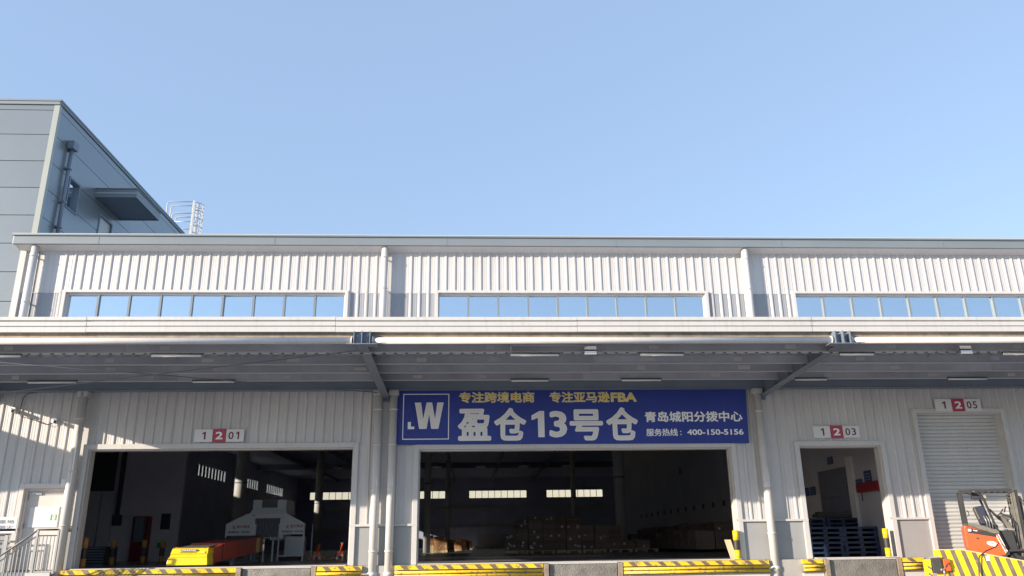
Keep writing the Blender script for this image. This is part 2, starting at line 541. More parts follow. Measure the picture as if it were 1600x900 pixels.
# white reveal lining + frames of the openings
def opening(name, x0, x1, z1, z0=FZ, w=0.13, depth=0.24, proud=0.07):
    f = MB()
    f.box(x0-w, x0, -proud, 0.02, z0, z1+w); f.box(x1, x1+w, -proud, 0.02, z0, z1+w); f.box(x0, x1, -proud, 0.02, z1, z1+w)
    fr = f.build(name, TRIM, WH, bevel=0.006)
    r = MB()
    r.box(x0+0.001, x0+0.03, 0.02, 0.27, z0, z1-0.001).box(x1-0.03, x1-0.001, 0.02, 0.27, z0, z1-0.001).box(x0+0.03, x1-0.03, 0.02, 0.27, z1-0.03, z1-0.001)
    r.build("reveal_lining", TRIM, fr)
    return fr
opening("door_frame", -9.68, -3.03, 4.15)
opening("door_frame", -1.36, 6.82, 4.08)
opening("door_frame", 8.66, 10.86, 4.09)
opening("door_frame", 11.98, 14.34, 4.94, w=0.12)
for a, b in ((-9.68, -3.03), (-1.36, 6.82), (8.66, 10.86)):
    box(a+0.04, b-0.04, -0.21, 0.0, FZ+0.003, FZ+0.028).build("sunlit_sill_strip", TRIM, WH, bevel=0.003)  # added white strip, stands in for the sunlit floor edge
# broader trim strips beside the openings
for xa, xb in ((-3.03+0.13, -3.03+0.36), (6.95, 7.12), (-1.72, -1.49)):
    box(xa, xb, -0.02, 0.02, 2.25, 4.2).build("flashing_strip", TRIM, WH)
# windows
def front_window(x0, x1, npan=9):
    fr = MB()
    fr.box(x0-0.09, x0, -0.085, 0.02, WB, WT+0.07).box(x1, x1+0.09, -0.085, 0.02, WB, WT+0.07).box(x0, x1, -0.085, 0.02, WT, WT+0.07)
    fr.box(x0, x0+0.03, 0.0, 0.14, WB, WT-0.001).box(x1-0.03, x1, 0.0, 0.14, WB, WT-0.001).box(x0+0.03, x1-0.03, 0.0, 0.14, WT-0.05, WT-0.001).box(x0+0.03, x1-0.03, 0.0, 0.14, WB, WB+0.04)
    w = fr.build("window", TRIM, WH, bevel=0.004)
    st = (x1-x0)/npan
    for i in range(npan):
        a = x0+st*i; b = a+st
        pa, pb = (a+0.025 if i else a+0.03), (b-0.025 if i < npan-1 else b-0.03)
        q = [0.075+random.uniform(-0.006, 0.006) for _ in range(4)]; q[3] = q[0]+q[2]-q[1]      # each pane sits slightly out of true
        MB().hexa([(pa, q[0], WB+0.04), (pb, q[1], WB+0.04), (pb, q[1]+0.008, WB+0.04), (pa, q[0]+0.008, WB+0.04),
                   (pa, q[3], WT-0.05), (pb, q[2], WT-0.05), (pb, q[2]+0.008, WT-0.05), (pa, q[3]+0.008, WT-0.05)]).build("pane", GLASS, w)
        if i: box(a-0.028, a+0.028, 0.02, 0.13, WB+0.04, WT-0.05).build("mullion", GUTTER, w)
for a, b in wins[:3]: front_window(a, b)
# interior-side windows on left and rear walls
def side_strip(axis, a, b, pos, z0=7.4, z1=8.3, n=9):
    fr = MB()
    st = (b-a)/n
    def bx(u0, u1, d0, d1, za, zb, mb):
        if axis == 'x': mb.box(u0, u1, pos+d0, pos+d1, za, zb)
        else: mb.box(pos+d0, pos+d1, u0, u1, za, zb)
    bx(a, b, -0.06, 0.06, z0-0.06, z0, fr); bx(a, b, -0.06, 0.06, z1, z1+0.06, fr)
    for i in range(n+1): bx(a+st*i-0.03, a+st*i+0.03, -0.05, 0.05, z0, z1, fr)
    w = fr.build("rear_window" if axis == 'x' else "side_window", GUTTER, WH)
    for i in range(n):
        p = MB(); bx(a+st*i+0.03, a+st*(i+1)-0.03, -0.004, 0.004, z0, z1, p)
        p.build("pane", WARMP if axis == "x" else CLEAR, w)
back = [(-20.8, -13.4), (-10.8, -3.4), (-0.3, 7.2), (9.8, 17.2)]
for a, b in back: side_strip('x', a, b, 86.1)
left = [(13.4, 19.8), (23.4, 31.4), (35.0, 43.0), (46.6, 54.6), (58.2, 66.2), (69.8, 77.8)]
for a, b in left: side_strip('y', a, b, -22.5)
bw = MB(); e = [-22.4]+[q for w in back for q in w]+[20.0]
bw.box(-22.4, 20, 86, 86.2, FZ, 7.34).box(-22.4, 20, 86, 86.2, 8.36, 10.0)
for i in range(0, len(e), 2): bw.box(e[i], e[i+1], 86, 86.2, 7.34, 8.36)
bw.build("rear_wall", INDARK, WH)
lw = MB(); e = [0.3]+[q for w in left for q in w]+[86.0]
lw.box(-22.6, -22.4, 0.3, 86, FZ, 7.34).box(-22.6, -22.4, 0.3, 86, 8.36, 10.0)
for i in range(0, len(e), 2): lw.box(-22.6, -22.4, e[i], e[i+1], 7.34, 8.36)
lw.build("left_wall", INDARK, WH)
box(-22.4, -20.0, 0.3, 0.5, 0.1, 9.85).build("end_wall", INDARK, WH)
box(20.0, 20.2, 40.0, 86.0, FZ, 10.0).build("right_wall", INDARK, WH)
pw = MB().box(11.5, 11.7, 0.27, 40.0, FZ, 9.9).box(11.7, 20.0, 39.8, 40.0, FZ, 9.9)
pw.build("partition_wall", PARTW, WH)
bay = MB().box(-22.4, -11.6, 12.6, 12.8, FZ, 9.9)
bay.build("bay_wall", INWALL, WH)
for zz in (3.6, 6.0):                                   # horizontal rails on the back wall
    box(-22.3, 19.9, 85.8, 85.99, zz, zz+0.25).build("wall_rail", COLM, WH)
# roof: outer sheet, inner liner with beams
MB().box(-12.25, 24, 0.2, 86.2, 10.02, 10.12).box(-22.6, -12.25, 12.95, 86.2, 10.02, 10.12).build("roof", GUTTER, WH)
rb = MB().box(-12.25, 20, 0.3, 85.9, 9.93, 10.0).box(-22.4, -12.25, 1.0, 85.9, 9.93, 10.0)
rb.build("roof_liner", INDARK, WH)
for y in (6, 22.5, 44, 65):
    MB().box(-22.3, 19.9, y-0.12, y+0.12, 9.35, 9.92).build("roof_beam", STEEL, WH)
for x in (-17.2, -12.2, -7.2, -2.2, 2.8, 7.8):
    MB().box(x-0.1, x+0.1, 0.4, 85.7, 9.5, 9.92).build("roof_girder", STEEL, WH)
# eave gutter
g = MB()
g.prism([(-0.36, 9.60), (-0.36, 9.83), (-0.335, 9.83), (-0.335, 9.62), (-0.06, 9.62), (-0.06, 9.60)], 'x', -12.32, 24)
g.prism([(-0.40, 9.83), (-0.40, 9.875), (0.3, 9.895), (0.3, 9.86), (-0.06, 9.845), (-0.34, 9.83)], 'x', -12.36, 24)
gt = g.build("eave_gutter", GUTTER, WH)
for k in range(8):
    xg = -12.3+2.2+k*4.7
    MB().box(xg-0.02, xg+0.02, -0.366, -0.3605, 9.598, 9.83).build("joint_cover", GUTTER, gt)
MB().box(-12.36, 24, -0.405, -0.401, 9.868, 9.885).build("gutter_lip", LADW, gt)
MB().prism([(-0.355, 9.60), (-0.355, 9.83), (0.0, 9.83), (0.0, 9.60)], 'x', -12.345, -12.321).build("gutter_end_cap", TRIM, gt)
MB().prism([(-0.3, 9.596), (-0.005, 9.50), (-0.005, 9.596)], 'x', -12.30, 24).build("soffit_trim", TRIM, gt)
# corner trim of the upper storey and of the left end
MB().box(XC-0.10, XC+0.06, -0.06, 0.03, 6.6, 9.6).box(XC-0.10, XC-0.04, 0.03, 0.62, 6.6, 9.82).build("corner_trim", TRIM, WH)
# downpipes
def downpipe(x, y, z0, z1, r, clamps, name="downpipe", foot=False):
    p = MB().tube([(x, y, z0), (x, y, z1)], r, 20)
    d = p.build(name, PIPEW, WH)
    for z in clamps:
        MB().tube([(x, y, z-0.02), (x, y, z+0.02)], r*1.12, 20).box(x-0.015, x+0.015, y, -0.0, z-0.015, z+0.015).build("clamp", PIPEW, d)
    if foot:
        MB().tube([(x, y-r-0.05, z0+0.22), (x, y-r+0.02, z0+0.22)], 0.055, 14).build("access_cap", PIPEW, d)
        MB().tube([(x, y, z0+0.42), (x, y, z0+0.52)], r*1.15, 20).build("pipe_socket", PIPEW, d)
    return d
downpipe(-11.80, -0.20, 6.3, 9.60, 0.095, (9.3, 8.0), foot=False)
downpipe(-2.40, -0.20, 6.3, 9.60, 0.095, (9.3, 8.4))
downpipe(7.70, -0.20, 6.3, 9.60, 0.095, (9.3, 8.4))
downpipe(-9.93, -0.20, 0.6, 5.58, 0.105, (4.9, 3.6, 2.3), foot=True)
downpipe(-2.42, -0.19, 0.6, 5.58, 0.105, (5.1, 4.2, 3.1, 1.6), foot=True)
downpipe(-2.03, -0.19, 0.6, 5.58, 0.10, (5.1, 4.2, 3.1, 1.6), foot=True)
downpipe(7.62, -0.20, 0.6, 5.56, 0.10, (5.0, 4.1, 3.0, 1.9), foot=True)
for x in (-9.93, -2.42, -2.03, 7.62):
    MB().box(x-0.13, x+0.13, -0.3, -0.06, 5.46, 5.60).build("pipe_collar", TRIM, WH, bevel=0.01)
# personnel door
pd = MB().box(-11.22, -11.10, -0.07, 0.02, FZ, 3.32).box(-10.12, -10.0, -0.07, 0.02, FZ, 3.32).box(-11.10, -10.12, -0.07, 0.02, 3.20, 3.32)
pd.box(-11.099, -11.06, 0.02, 0.2, FZ, 3.199).box(-10.16, -10.121, 0.02, 0.2, FZ, 3.199).box(-11.06, -10.16, 0.02, 0.2, 3.15, 3.199)
pdo = pd.build("personnel_door", DOORM, WH, bevel=0.006)
MB().box(-11.06, -10.16, 0.10, 0.15, FZ+0.01, 3.15).build("door_leaf", DOORM, pdo, bevel=0.004)
hg = MB()
for z in (1.6, 2.25, 2.95): hg.tube([(-11.04, 0.09, z), (-11.04, 0.09, z+0.12)], 0.014, 8)
hg.build("hinge", GALV, pdo)
MB().box(-10.95, -10.72, 0.06, 0.1, 3.06, 3.11).bar((-10.9, 0.04, 3.12), (-10.6, 0.05, 3.13), 0.02, 0.01).build("door_closer", GALV, pdo)
# roller shutter in the fifth bay
sh = MB().box(11.98, 12.03, 0.20, 0.26, FZ, 4.94).box(14.29, 14.34, 0.20, 0.26, FZ, 4.94).box(12.03, 14.29, 0.25, 0.268, FZ, 4.93)
shut = sh.build("roller_shutter", SHUT, WH)
prof = [(0.245, 0), (0.222, 0.012), (0.208, 0.045), (0.214, 0.08), (0.238, 0.094), (0.249, 0.1), (0.249, 0.0)]
sl0 = None
for i in range(37):
    z = FZ+0.012+i*0.0985
    if sl0 is None:
        m = MB().prism([(a, b+z) for a, b in prof], 'x', 12.03, 14.29)
        sl0 = m.build("shutter_slat", SHUT, shut)
    else:
        copy_at(sl0, shut, (0, 0, i*0.0985))
# dark roll-up hoods inside the three open doors
for a, b, z in ((-9.68, -3.03, 4.15), (-1.36, 6.82, 4.08), (8.66, 10.86, 4.09)):
    MB().tube([(a, 0.6, z+0.35), (b, 0.6, z+0.35)], 0.24, 16).build("door_roll", COLM, WH)
for a, b in ((-9.68, -3.03), (-1.36, 6.82), (8.66, 10.86)):
    MB().box(a-0.12, a-0.02, 0.28, 0.36, FZ, 4.1).box(b+0.02, b+0.12, 0.28, 0.36, FZ, 4.1).build("door_rail", STEEL, WH)

# ------------------------------------------------------------------ office tower at the left
TW = thing("office_block", "taller grey-green panelled block rising behind the warehouse's left corner", "building", (-12.3, 0.62, 0))
tx, ty0, ty1, tz = -12.3, 0.62, 12.9, 14.55
zl = [6.6, 7.41, 8.27, 9.13, 9.98, 10.84, 11.70, 12.55, 13.41, 14.22, 14.50]
for a, b in zip(zl, zl[1:]):
    box(-22.4, tx-0.15, ty0, ty0+0.1, a+0.008, b-0.008).build("wall_panel", TOWERM, TW, bevel=0.004)
    if b > 9.9:
        cutsy = [(1.80, 2.50, 11.62, 12.64), (3.97, 4.95, 9.9, 12.33)]
        mb = MB()
        z0, z1 = a+0.008, b-0.008
        ys = sorted([ty0+0.12, ty1]+[q for c in cutsy for q in c[:2] if c[2] < z1 and c[3] > z0])
        for ya, yb in zip(ys, ys[1:]):
            hole = None
            for c in cutsy:
                if abs(c[0]-ya) < 1e-6 and c[2] < z1 and c[3] > z0: hole = c
            if hole is None: mb.box(tx-0.1, tx, ya, yb, z0, z1)
            else:
                if hole[3] < z1-0.01: mb.box(tx-0.1, tx, ya, yb, hole[3], z1)
                if hole[2] > z0+0.01: mb.box(tx-0.1, tx, ya, yb, z0, hole[2])
        mb.build("wall_panel", TOWERM, TW)
MB().box(-22.3, tx-0.12, ty0+0.101, ty0+0.25, 6.6, 14.45).box(tx-0.35, tx-0.3, ty0+0.26, ty1-0.1, 9.9, 14.45).box(-22.3, tx-0.36, ty1-0.2, ty1-0.05, 9.9, 14.45).box(-22.4, -22.2, ty0+0.3, ty1, 9.9, 14.45).box(-22.1, tx-0.4, ty0+0.3, ty1-0.25, 14.3, 14.4).build("wall_backing", JOINT, TW)
MB().box(tx-0.15, tx+0.008, ty0-0.008, ty0+0.12, 6.6, 14.5).build("corner_trim", SAGE, TW)
MB().box(-22.45, tx+0.05, ty0-0.06, ty0+0.3, 14.505, 14.56).box(tx-0.3, tx+0.05, ty0+0.3, ty1, 14.505, 14.56).box(-22.45, tx+0.03, ty0-0.04, ty0-0.012, 14.40, 14.504).box(tx+0.012, tx+0.035, ty0-0.04, ty1, 14.42, 14.504).build("roof_coping", GUTTER, TW)
w = MB().box(tx-0.12, tx+0.02, 1.80, 1.86, 11.62, 12.64).box(tx-0.12, tx+0.02, 2.44, 2.50, 11.62, 12.64).box(tx-0.12, tx+0.02, 1.86, 2.44, 12.58, 12.64).box(tx-0.12, tx+0.02, 1.86, 2.44, 11.62, 11.67).build("window", STEEL, TW)
box(tx-0.10, tx-0.09, 1.86, 2.44, 11.67, 12.58).build("pane", GLASS, w)
w = MB().box(tx-0.1, tx+0.02, 3.97, 4.03, 9.9, 12.33).box(tx-0.1, tx+0.02, 4.89, 4.95, 9.9, 12.33).box(tx-0.1, tx+0.02, 4.03, 4.89, 12.27, 12.33).build("roof_door", STEEL, TW)
MB().box(tx-0.09, tx-0.05, 4.03, 4.89, 9.9, 12.27).build("door_leaf", MACH, w)
c = MB().box(tx+0.001, -11.02, 3.55, 5.45, 12.72, 12.80).box(tx+0.001, -10.98, 3.50, 3.56, 12.70, 12.99).box(-11.04, -10.98, 3.56, 5.44, 12.70, 12.99).box(tx+0.001, -10.98, 5.44, 5.50, 12.70, 12.99)
c.box(tx+0.001, -10.95, 3.47, 5.53, 12.99, 13.02)
aw = c.build("door_canopy", GUTTER, TW, bevel=0.005)
MB().box(tx+0.001, -10.97, 3.485, 3.499, 12.83, 12.86).build("canopy_trim", TRIM, aw)
d = MB().tube([(tx+0.10, 1.48, 10.0), (tx+0.10, 1.48, 13.35)], 0.055, 12).box(tx+0.02, tx+0.22, 1.33, 1.63, 13.35, 13.60).build("tower_downpipe", STEEL, TW)
for z in (10.8, 11.6, 12.7):
    MB().box(tx, tx+0.17, 1.40, 1.56, z, z+0.05).build("clamp", STEEL, d)
MB().tube([(tx+0.2, 4.9, 11.2), (tx+0.2, 4.9, 12.0), (tx+0.2, 5.9, 11.9)], 0.02, 8).build("handrail", GALV, TW)
# caged roof ladder
LD = thing("caged_ladder", "white caged access ladder standing above the roof behind the grey block", "ladder", (-12.4, 12.3, 10.1))
m = MB()
lx, ly = -12.27, 12.2
for yy in (ly-0.22, ly+0.22): m.box(lx-0.035, lx+0.035, yy-0.02, yy+0.02, 10.13, 16.35)
m.build("rail", LADW, LD)
r0 = None
for i in range(20):
    z = 10.5+i*0.3
    if r0 is None: r0 = MB().tube([(lx, ly-0.2, z), (lx, ly+0.2, z)], 0.016, 6).build("rung", LADW, LD)
    else: copy_at(r0, LD, (0, 0, i*0.3))
h0 = None
def arc(z, r=0.36):
    return [(lx+0.02+r*0.95*math.sin(t), ly-r*math.cos(t), z) for t in [math.pi*k/12 for k in range(13)]]
for i in range(9):
    if h0 is None: h0 = MB().tube(arc(13.35), 0.016, 6).build("cage_hoop", LADW, LD)
    else: copy_at(h0, LD, (0, 0, i*0.36))
for k in range(1, 12, 2):
    p = arc(0)[k]
    MB().box(p[0]-0.012, p[0]+0.012, p[1]-0.012, p[1]+0.012, 13.3, 16.27).build("cage_strap", LADW, LD)
for (yy, z, x0) in ((ly-0.22, 16.3, -13.4), (ly+0.22, 16.3, -13.4), (ly-0.22, 15.75, -13.15), (ly+0.22, 15.75, -13.15)):
    MB().tube([(x0, yy, 14.60), (x0, yy, z-0.12), (x0+0.03, yy, z-0.04), (x0+0.12, yy, z), (lx, yy, z)], 0.024, 8).build("guard_rail", LADW, LD)
for z in (15.0, 15.35):
    MB().tube([(-13.0, ly-0.22, z), (lx, ly-0.22, z)], 0.02, 6).build("guard_rail", LADW, LD)

# ------------------------------------------------------------------ loading canopy
CA, CB, CY = -12.8, 24.0, -5.0
CN = thing("loading_canopy", "long flat canopy with white fascia over the dock doors", "canopy", (0, 0, 5.6))
def canopy(root, x0, x1, y0, main=True):
    xa = x0
    while xa < x1-0.01:                                  # fascia in six-metre lengths with open joints
      xb = min(xa+5.0, x1)
      dz = random.uniform(-0.004, 0.004); dy = random.uniform(-0.004, 0.004)
      f = MB()
      f.prism([(a+dy, b+dz) for a, b in [(y0, 5.93), (y0, 6.03), (y0+0.012, 6.032), (y0+0.012, 6.05), (y0-0.015, 6.055), (y0-0.015, 6.135), (y0+0.01, 6.14), (y0+0.01, 6.165), (y0-0.03, 6.17), (y0-0.03, 6.24), (y0+0.25, 6.24), (y0+0.25, 5.93)]], 'x', xa+0.003, xb-0.003)
      ff = f.build("fascia_gutter", TRIM, root)
      MB().box(xb-0.045, xb-0.004, y0-0.034+dy, y0-0.031+dy, 6.172, 6.238).box(xb-0.045, xb-0.004, y0-0.019+dy, y0-0.0155+dy, 6.06, 6.13).build("joint_cover", TRIM, ff)
      xa = xb
    MB().box(x0, x1, y0+0.26, -0.06, 5.86, 5.90).build("deck_sheet", UNDER, root)
    MB().box(x0, x1, y0+0.10, y0+0.16, 5.78, 5.929).build("edge_purlin", RUST, root)
    # corrugation ribs under the deck
    rb = MB(); x = x0+0.1
    while x < x1-0.1:
        rb.prism([(x, 5.859), (x+0.05, 5.83), (x+0.11, 5.83), (x+0.16, 5.859)], 'y', y0+0.3, -0.1); x += 0.3
    r = rb.build("deck_ribs", UNDER, root); r['kind'] = 'stuff'
    ys = [-4.42, -3.22, -2.28, -1.34] if y0 < -4.5 else [-3.4, -2.3, -1.3]
    for y in ys:
        xs_ = [x0]+[q for q in (-12.24, -7.2, -2.24, 2.8, 7.8, 12.8, 17.84) if x0 < q < x1]+[x1]
        for p, q in zip(xs_, xs_[1:]):
            p += 0.004; q -= 0.004
            dz = random.uniform(-0.003, 0.003)
            m = MB().box(p, q, y-0.004, y, 5.64+dz, 5.828).box(p, q, y, y+0.06, 5.64+dz, 5.646+dz).box(p, q, y, y+0.06, 5.822, 5.828).box(p, q, y+0.056, y+0.06, 5.646+dz, 5.665+dz)
            pu = m.build("purlin", PURL, root)
            MB().box(p, q, y-0.03, y-0.0045, 5.622+dz, 5.650+dz).build("purlin_lip", LADW, pu)
            k = p+random.uniform(0.6, 1.2)
            while k < q-0.4:
                MB().box(k, k+random.uniform(0.16, 0.3), y-0.010, y-0.0045, 5.69, 5.69+random.uniform(0.07, 0.11)).build("purlin_clip", TRIM if random.random() < 0.4 else UNDER, pu)
                k += random.uniform(1.6, 3.4)
    return ys
canopy(CN, CA, CB, CY)
# notched closure strip on the front purlin
m = MB(); x = CA+0.1
m.box(CA, CB, -4.47, -4.435, 5.59, 5.631)
m.build("closure_strip", UNDER, CN)
m = MB()
while x < CB:
    m.prism([(x, 5.586), (x+0.035, 5.612), (x+0.06, 5.612), (x+0.09, 5.586)], 'y', -4.476, -4.4705); x += 0.235
r = m.build("closure_notches", JOINT, CN); r['kind'] = 'stuff'
# tie rods in the deck
for k, xb in enumerate((-6.9, -4.5, 0.3, 2.7, 5.1, 10.3, 12.8, 15.3)):
    MB().tube([(xb, -4.9, 5.80), (xb+0.35, -3.25, 5.76)], 0.008, 6).build("tie_rod", PURL, CN)
# wall beam under the inner edge
MB().box(CA, CB, -0.34, -0.30, 5.60, 5.83).box(CA, CB, -0.30, -0.10, 5.60, 5.615).box(CA, CB, -0.37, -0.34, 5.60, 5.612).build("wall_beam", STEEL, CN)
# round front tube, one length per bay
bx = [-12.24, -2.24, 7.80, 17.84]
segs = [(CA, -12.24-0.16), (-12.24+0.16, -2.24-0.20), (-2.24+0.20, 7.80-0.20), (7.80+0.20, 17.84-0.16), (17.84+0.16, CB)]
for a, b in segs:
    t = MB().tube([(a, CY+0.02, 5.745), (b, CY+0.02, 5.745)], 0.068, 16).build("tube_beam", PIPEW, CN)
    MB().tube([(a-0.0, CY+0.02, 5.745), (a+0.025, CY+0.02, 5.745)], 0.09, 16).tube([(b-0.025, CY+0.02, 5.745), (b, CY+0.02, 5.745)], 0.09, 16).build("end_flange", TRIM, t)
for x in bx:
    # tapered I-beam: bottom flange rises towards the front
    yf, zw, zf, zt = CY+0.03, 5.43, 5.655, 5.86
    m = MB()
    m.hexa([(x-0.006, yf, zf), (x+0.006, yf, zf), (x+0.006, -0.05, zw), (x-0.006, -0.05, zw), (x-0.006, yf, zt), (x+0.006, yf, zt), (x+0.006, -0.05, zt), (x-0.006, -0.05, zt)])
    m.hexa([(x-0.1, yf, zf-0.014), (x+0.1, yf, zf-0.014), (x+0.1, -0.05, zw-0.014), (x-0.1, -0.05, zw-0.014), (x-0.1, yf, zf), (x+0.1, yf, zf), (x+0.1, -0.05, zw), (x-0.1, -0.05, zw)])
    b = m.build("canopy_beam", STEEL, CN)
    MB().box(x-0.1, x+0.1, -0.05, -0.03, zw-0.1, zt).build("end_plate", STEEL, b)
    for y in (-4.42, -3.22, -2.28, -1.34):
        zz = zf+(zw-zf)*(y-yf)/(-0.05-yf)
        MB().box(x-0.095, x-0.007, y+0.07, y+0.078, zz, zt-0.002).box(x+0.007, x+0.095, y+0.07, y+0.078, zz, zt-0.002).build("stiffener", STEEL, b)
    # front bracket: plate, web, stiffeners
    k = MB().box(x-0.31, x+0.31, CY-0.13, CY+0.14, 5.640, 5.654)
    k.box(x-0.008, x+0.008, CY-0.12, CY+0.12, 5.655, 5.925)
    k.box(x-0.17, x-0.155, CY-0.10, CY+0.12, 5.655, 5.925).box(x+0.155, x+0.17, CY-0.10, CY+0.12, 5.655, 5.925)
    k.box(x-0.155, x+0.155, CY+0.05, CY+0.062, 5.655, 5.925)
    br = k.build("beam_bracket", STEEL, CN)
    bl = MB()
    for dx in (-0.1, 0.1):
        for zz in (5.71, 5.85): bl.tube([(x+dx, CY+0.03, zz), (x+dx, CY+0.05, zz)], 0.014, 6)
    bl.build("bolts", TRIM, br)
    MB().prism([(CY-0.12, 5.655), (CY-0.02, 5.655), (CY-0.02, 5.90)], 'x', x-0.004-0.0, x+0.0041).build("gusset", TRIM, br)
# bracing rods in the left bay
for a, b in (((-12.1, -4.7, 5.60), (-2.4, -0.6, 5.47)), ((-12.1, -0.6, 5.47), (-2.4, -4.7, 5.60))):
    MB().tube([a, b], 0.012, 6).build("brace_rod", STEEL, CN)
# the neighbouring canopy beyond the gap (left, outside the picture)
C2 = thing("side_canopy", "shallower white-edged canopy beyond the gap at the far left of the dock", "canopy", (-16, 0, 5.6))
canopy(C2, -28, -15.95, -4.1, False)
MB().box(-28, -15.95, -4.0, -3.9, 5.45, 5.93).build("edge_beam", STEEL, C2)

# fluorescent lamps and floodlights under the canopy
GL = "fluorescent tubes under the canopy"
lab_f = ["at the canopy front edge, leftmost", "at the canopy front edge above the left dock door", "at the canopy front edge above the blue banner's left half",
         "at the canopy front edge above the banner's right half", "at the canopy front edge just right of the right beam", "at the canopy front edge above the roller shutter"]
def tubelight(x0, x1, y, z, lab):
    L = thing("canopy_lamp", "slim white lamp " + lab, "lamp", ((x0+x1)/2, y, z+0.07), GL)
    MB().box(x0, x1, y-0.025, y+0.025, z+0.03, z+0.06).build("lamp_housing", JOINT, L)
    MB().tube([(x0+0.02, y-0.012, z+0.01), (x1-0.02, y-0.012, z+0.01)], 0.024, 8).build("tube", LAMPW, L)
for (a, b), l in zip(((-9.9, -9.25), (-6.65, -5.60), (0.80, 1.87), (3.58, 4.55), (7.95, 8.72), (11.6, 12.6)), lab_f): tubelight(a, b, -4.50, 5.535, l)
lab_r = ["near the wall above the steel door", "near the wall above the left number sign", "near the wall above the gold banner text",
         "near the wall right of the gold banner text", "near the wall just right of the right beam", "near the wall above the rightmost number sign"]
for (a, b), l in zip(((-10.75, -9.58), (-6.83, -5.80), (0.97, 1.94), (3.75, 4.78), (8.20, 9.05), (12.2, 13.25)), lab_r): tubelight(a, b, -1.38, 5.60, l)
for x, lab in ((2.50, "small double floodlight hanging from the canopy above the banner"), (10.66, "small double floodlight hanging from the canopy between signs 1203 and 1205")):
    F = thing("floodlight", lab, "floodlight", (x, -4.6, 5.7), "floodlights under the canopy")
    MB().bar((x, -4.55, 5.70), (x, -4.66, 5.62), 0.04, 0.02).build("bracket", STEEL, F)
    for dz in (0.0, 0.105):
        h = MB().hexa([(x-0.14, -4.72+dz*0.1, 5.505+dz), (x+0.14, -4.72+dz*0.1, 5.505+dz), (x+0.14, -4.62, 5.49+dz), (x-0.14, -4.62, 5.49+dz), (x-0.14, -4.72+dz*0.1, 5.585+dz), (x+0.14, -4.72+dz*0.1, 5.585+dz), (x+0.14, -4.62, 5.575+dz), (x-0.14, -4.62, 5.575+dz)])
        hh = h.build("lamp_head", STEEL, F, bevel=0.006)
        MB().hexa([(x-0.125, -4.727+dz*0.1, 5.515+dz), (x+0.125, -4.727+dz*0.1, 5.515+dz), (x+0.125, -4.721+dz*0.1, 5.515+dz), (x-0.125, -4.721+dz*0.1, 5.515+dz), (x-0.125, -4.727+dz*0.1, 5.578+dz), (x+0.125, -4.727+dz*0.1, 5.578+dz), (x+0.125, -4.721+dz*0.1, 5.578+dz), (x-0.125, -4.721+dz*0.1, 5.578+dz)]).build("lens", LAMPW, hh)
c = MB().tube([(0.82, -4.55, 5.56), (0.82, -4.72, 5.58), (0.82, -4.76, 5.69), (0.86, -4.76, 5.70), (2.32, -4.76, 5.70), (2.42, -4.7, 5.68)], 0.012, 8)
solo(c, "conduit", GALV, "thin grey conduit running from the lamp to the floodlight above the banner", "conduit", (1.5, -4.76, 5.7))

# ------------------------------------------------------------------ signs
BN = thing("banner", "wide blue banner with gold and white Chinese lettering over the middle dock door", "banner", (2.7, -0.09, 4.19))
MB().hexa([(-1.965, -0.11, 4.205), (7.30, -0.11, 4.175), (7.30, -0.085, 4.175), (-1.965, -0.085, 4.205), (-1.94, -0.11, 5.72), (7.36, -0.11, 5.72), (7.36, -0.085, 5.72), (-1.94, -0.085, 5.72)]).build("banner_sheet", BLUE, BN)
ya = -0.114
b = MB(); w = 0.022
b.box(-1.79, -1.79+w, ya, ya+0.003, 4.33, 5.52).box(-0.61, -0.61+w, ya, ya+0.003, 4.33, 5.52).box(-1.79+w, -0.61, ya, ya+0.003, 4.33, 4.33+w).box(-1.79+w, -0.61, ya, ya+0.003, 5.52-w, 5.52)
b.build("logo_border", PWHITE, BN)
def letter_poly(polys, m, y, name="lettering", mat2=None):
    mb = MB()
    for p in polys: mb.prism(p, 'y', y, y+0.003)
    return mb.build(name, m, BN)
def Wp(g):
    x0, x1, z0, z1 = -1.485, -0.735, 4.605, 5.29
    W = x1-x0
    t = 0.19*W
    P = [(x0, z1), (x0+t+0.02, z1), (x0+0.30*W, z0+0.37*(z1-z0)), (x0+0.41*W, z1), (x0+0.60*W, z1), (x0+0.71*W, z0+0.37*(z1-z0)), (x1-t-0.02, z1), (x1, z1), (x0+0.83*W, z0), (x0+0.585*W, z0), (x0+0.505*W, z0+0.55*(z1-z0)), (x0+0.42*W, z0), (x0+0.17*W, z0)]
    cx, cz = (x0+x1)/2, (z0+z1)/2
    if g:
        return P
    return P
def offset_poly(P, d):
    n = len(P); A = sum(P[i][0]*P[(i+1) % n][1]-P[(i+1) % n][0]*P[i][1] for i in range(n)); s = 1 if A > 0 else -1
    out = []
    for i in range(n):
        p0, p1, p2 = Vector(P[i-1]), Vector(P[i]), Vector(P[(i+1) % n])
        e1 = (p1-p0).normalized(); e2 = (p2-p1).normalized()
        n1 = Vector((e1.y, -e1.x))*s; n2 = Vector((e2.y, -e2.x))*s
        bi = (n1+n2); L = bi.length
        bi = bi.normalized()*d*min(2.0, 2/max(L, 0.3)) if L > 1e-3 else n1*d
        out.append((p1.x+bi.x, p1.y+bi.y))
    return out
Wl = Wp(0)
letter_poly([Wl], PWHITE, ya-0.000)
letter_poly([offset_poly(Wl, -0.016)], PSILVER, ya-0.004)
Ll = [(-1.655, 4.60), (-1.655, 4.785), (-1.575, 4.785), (-1.575, 4.665), (-1.485, 4.665), (-1.485, 4.60)]
letter_poly([Ll], PWHITE, ya)
def sep(txt, boxes, y, bold, m):
    for ch, (x0, x1, z0, z1) in zip(txt, boxes): lettering(ch, x0, x1, z0, z1, y, m, BN, bold=bold, depth=0.003)
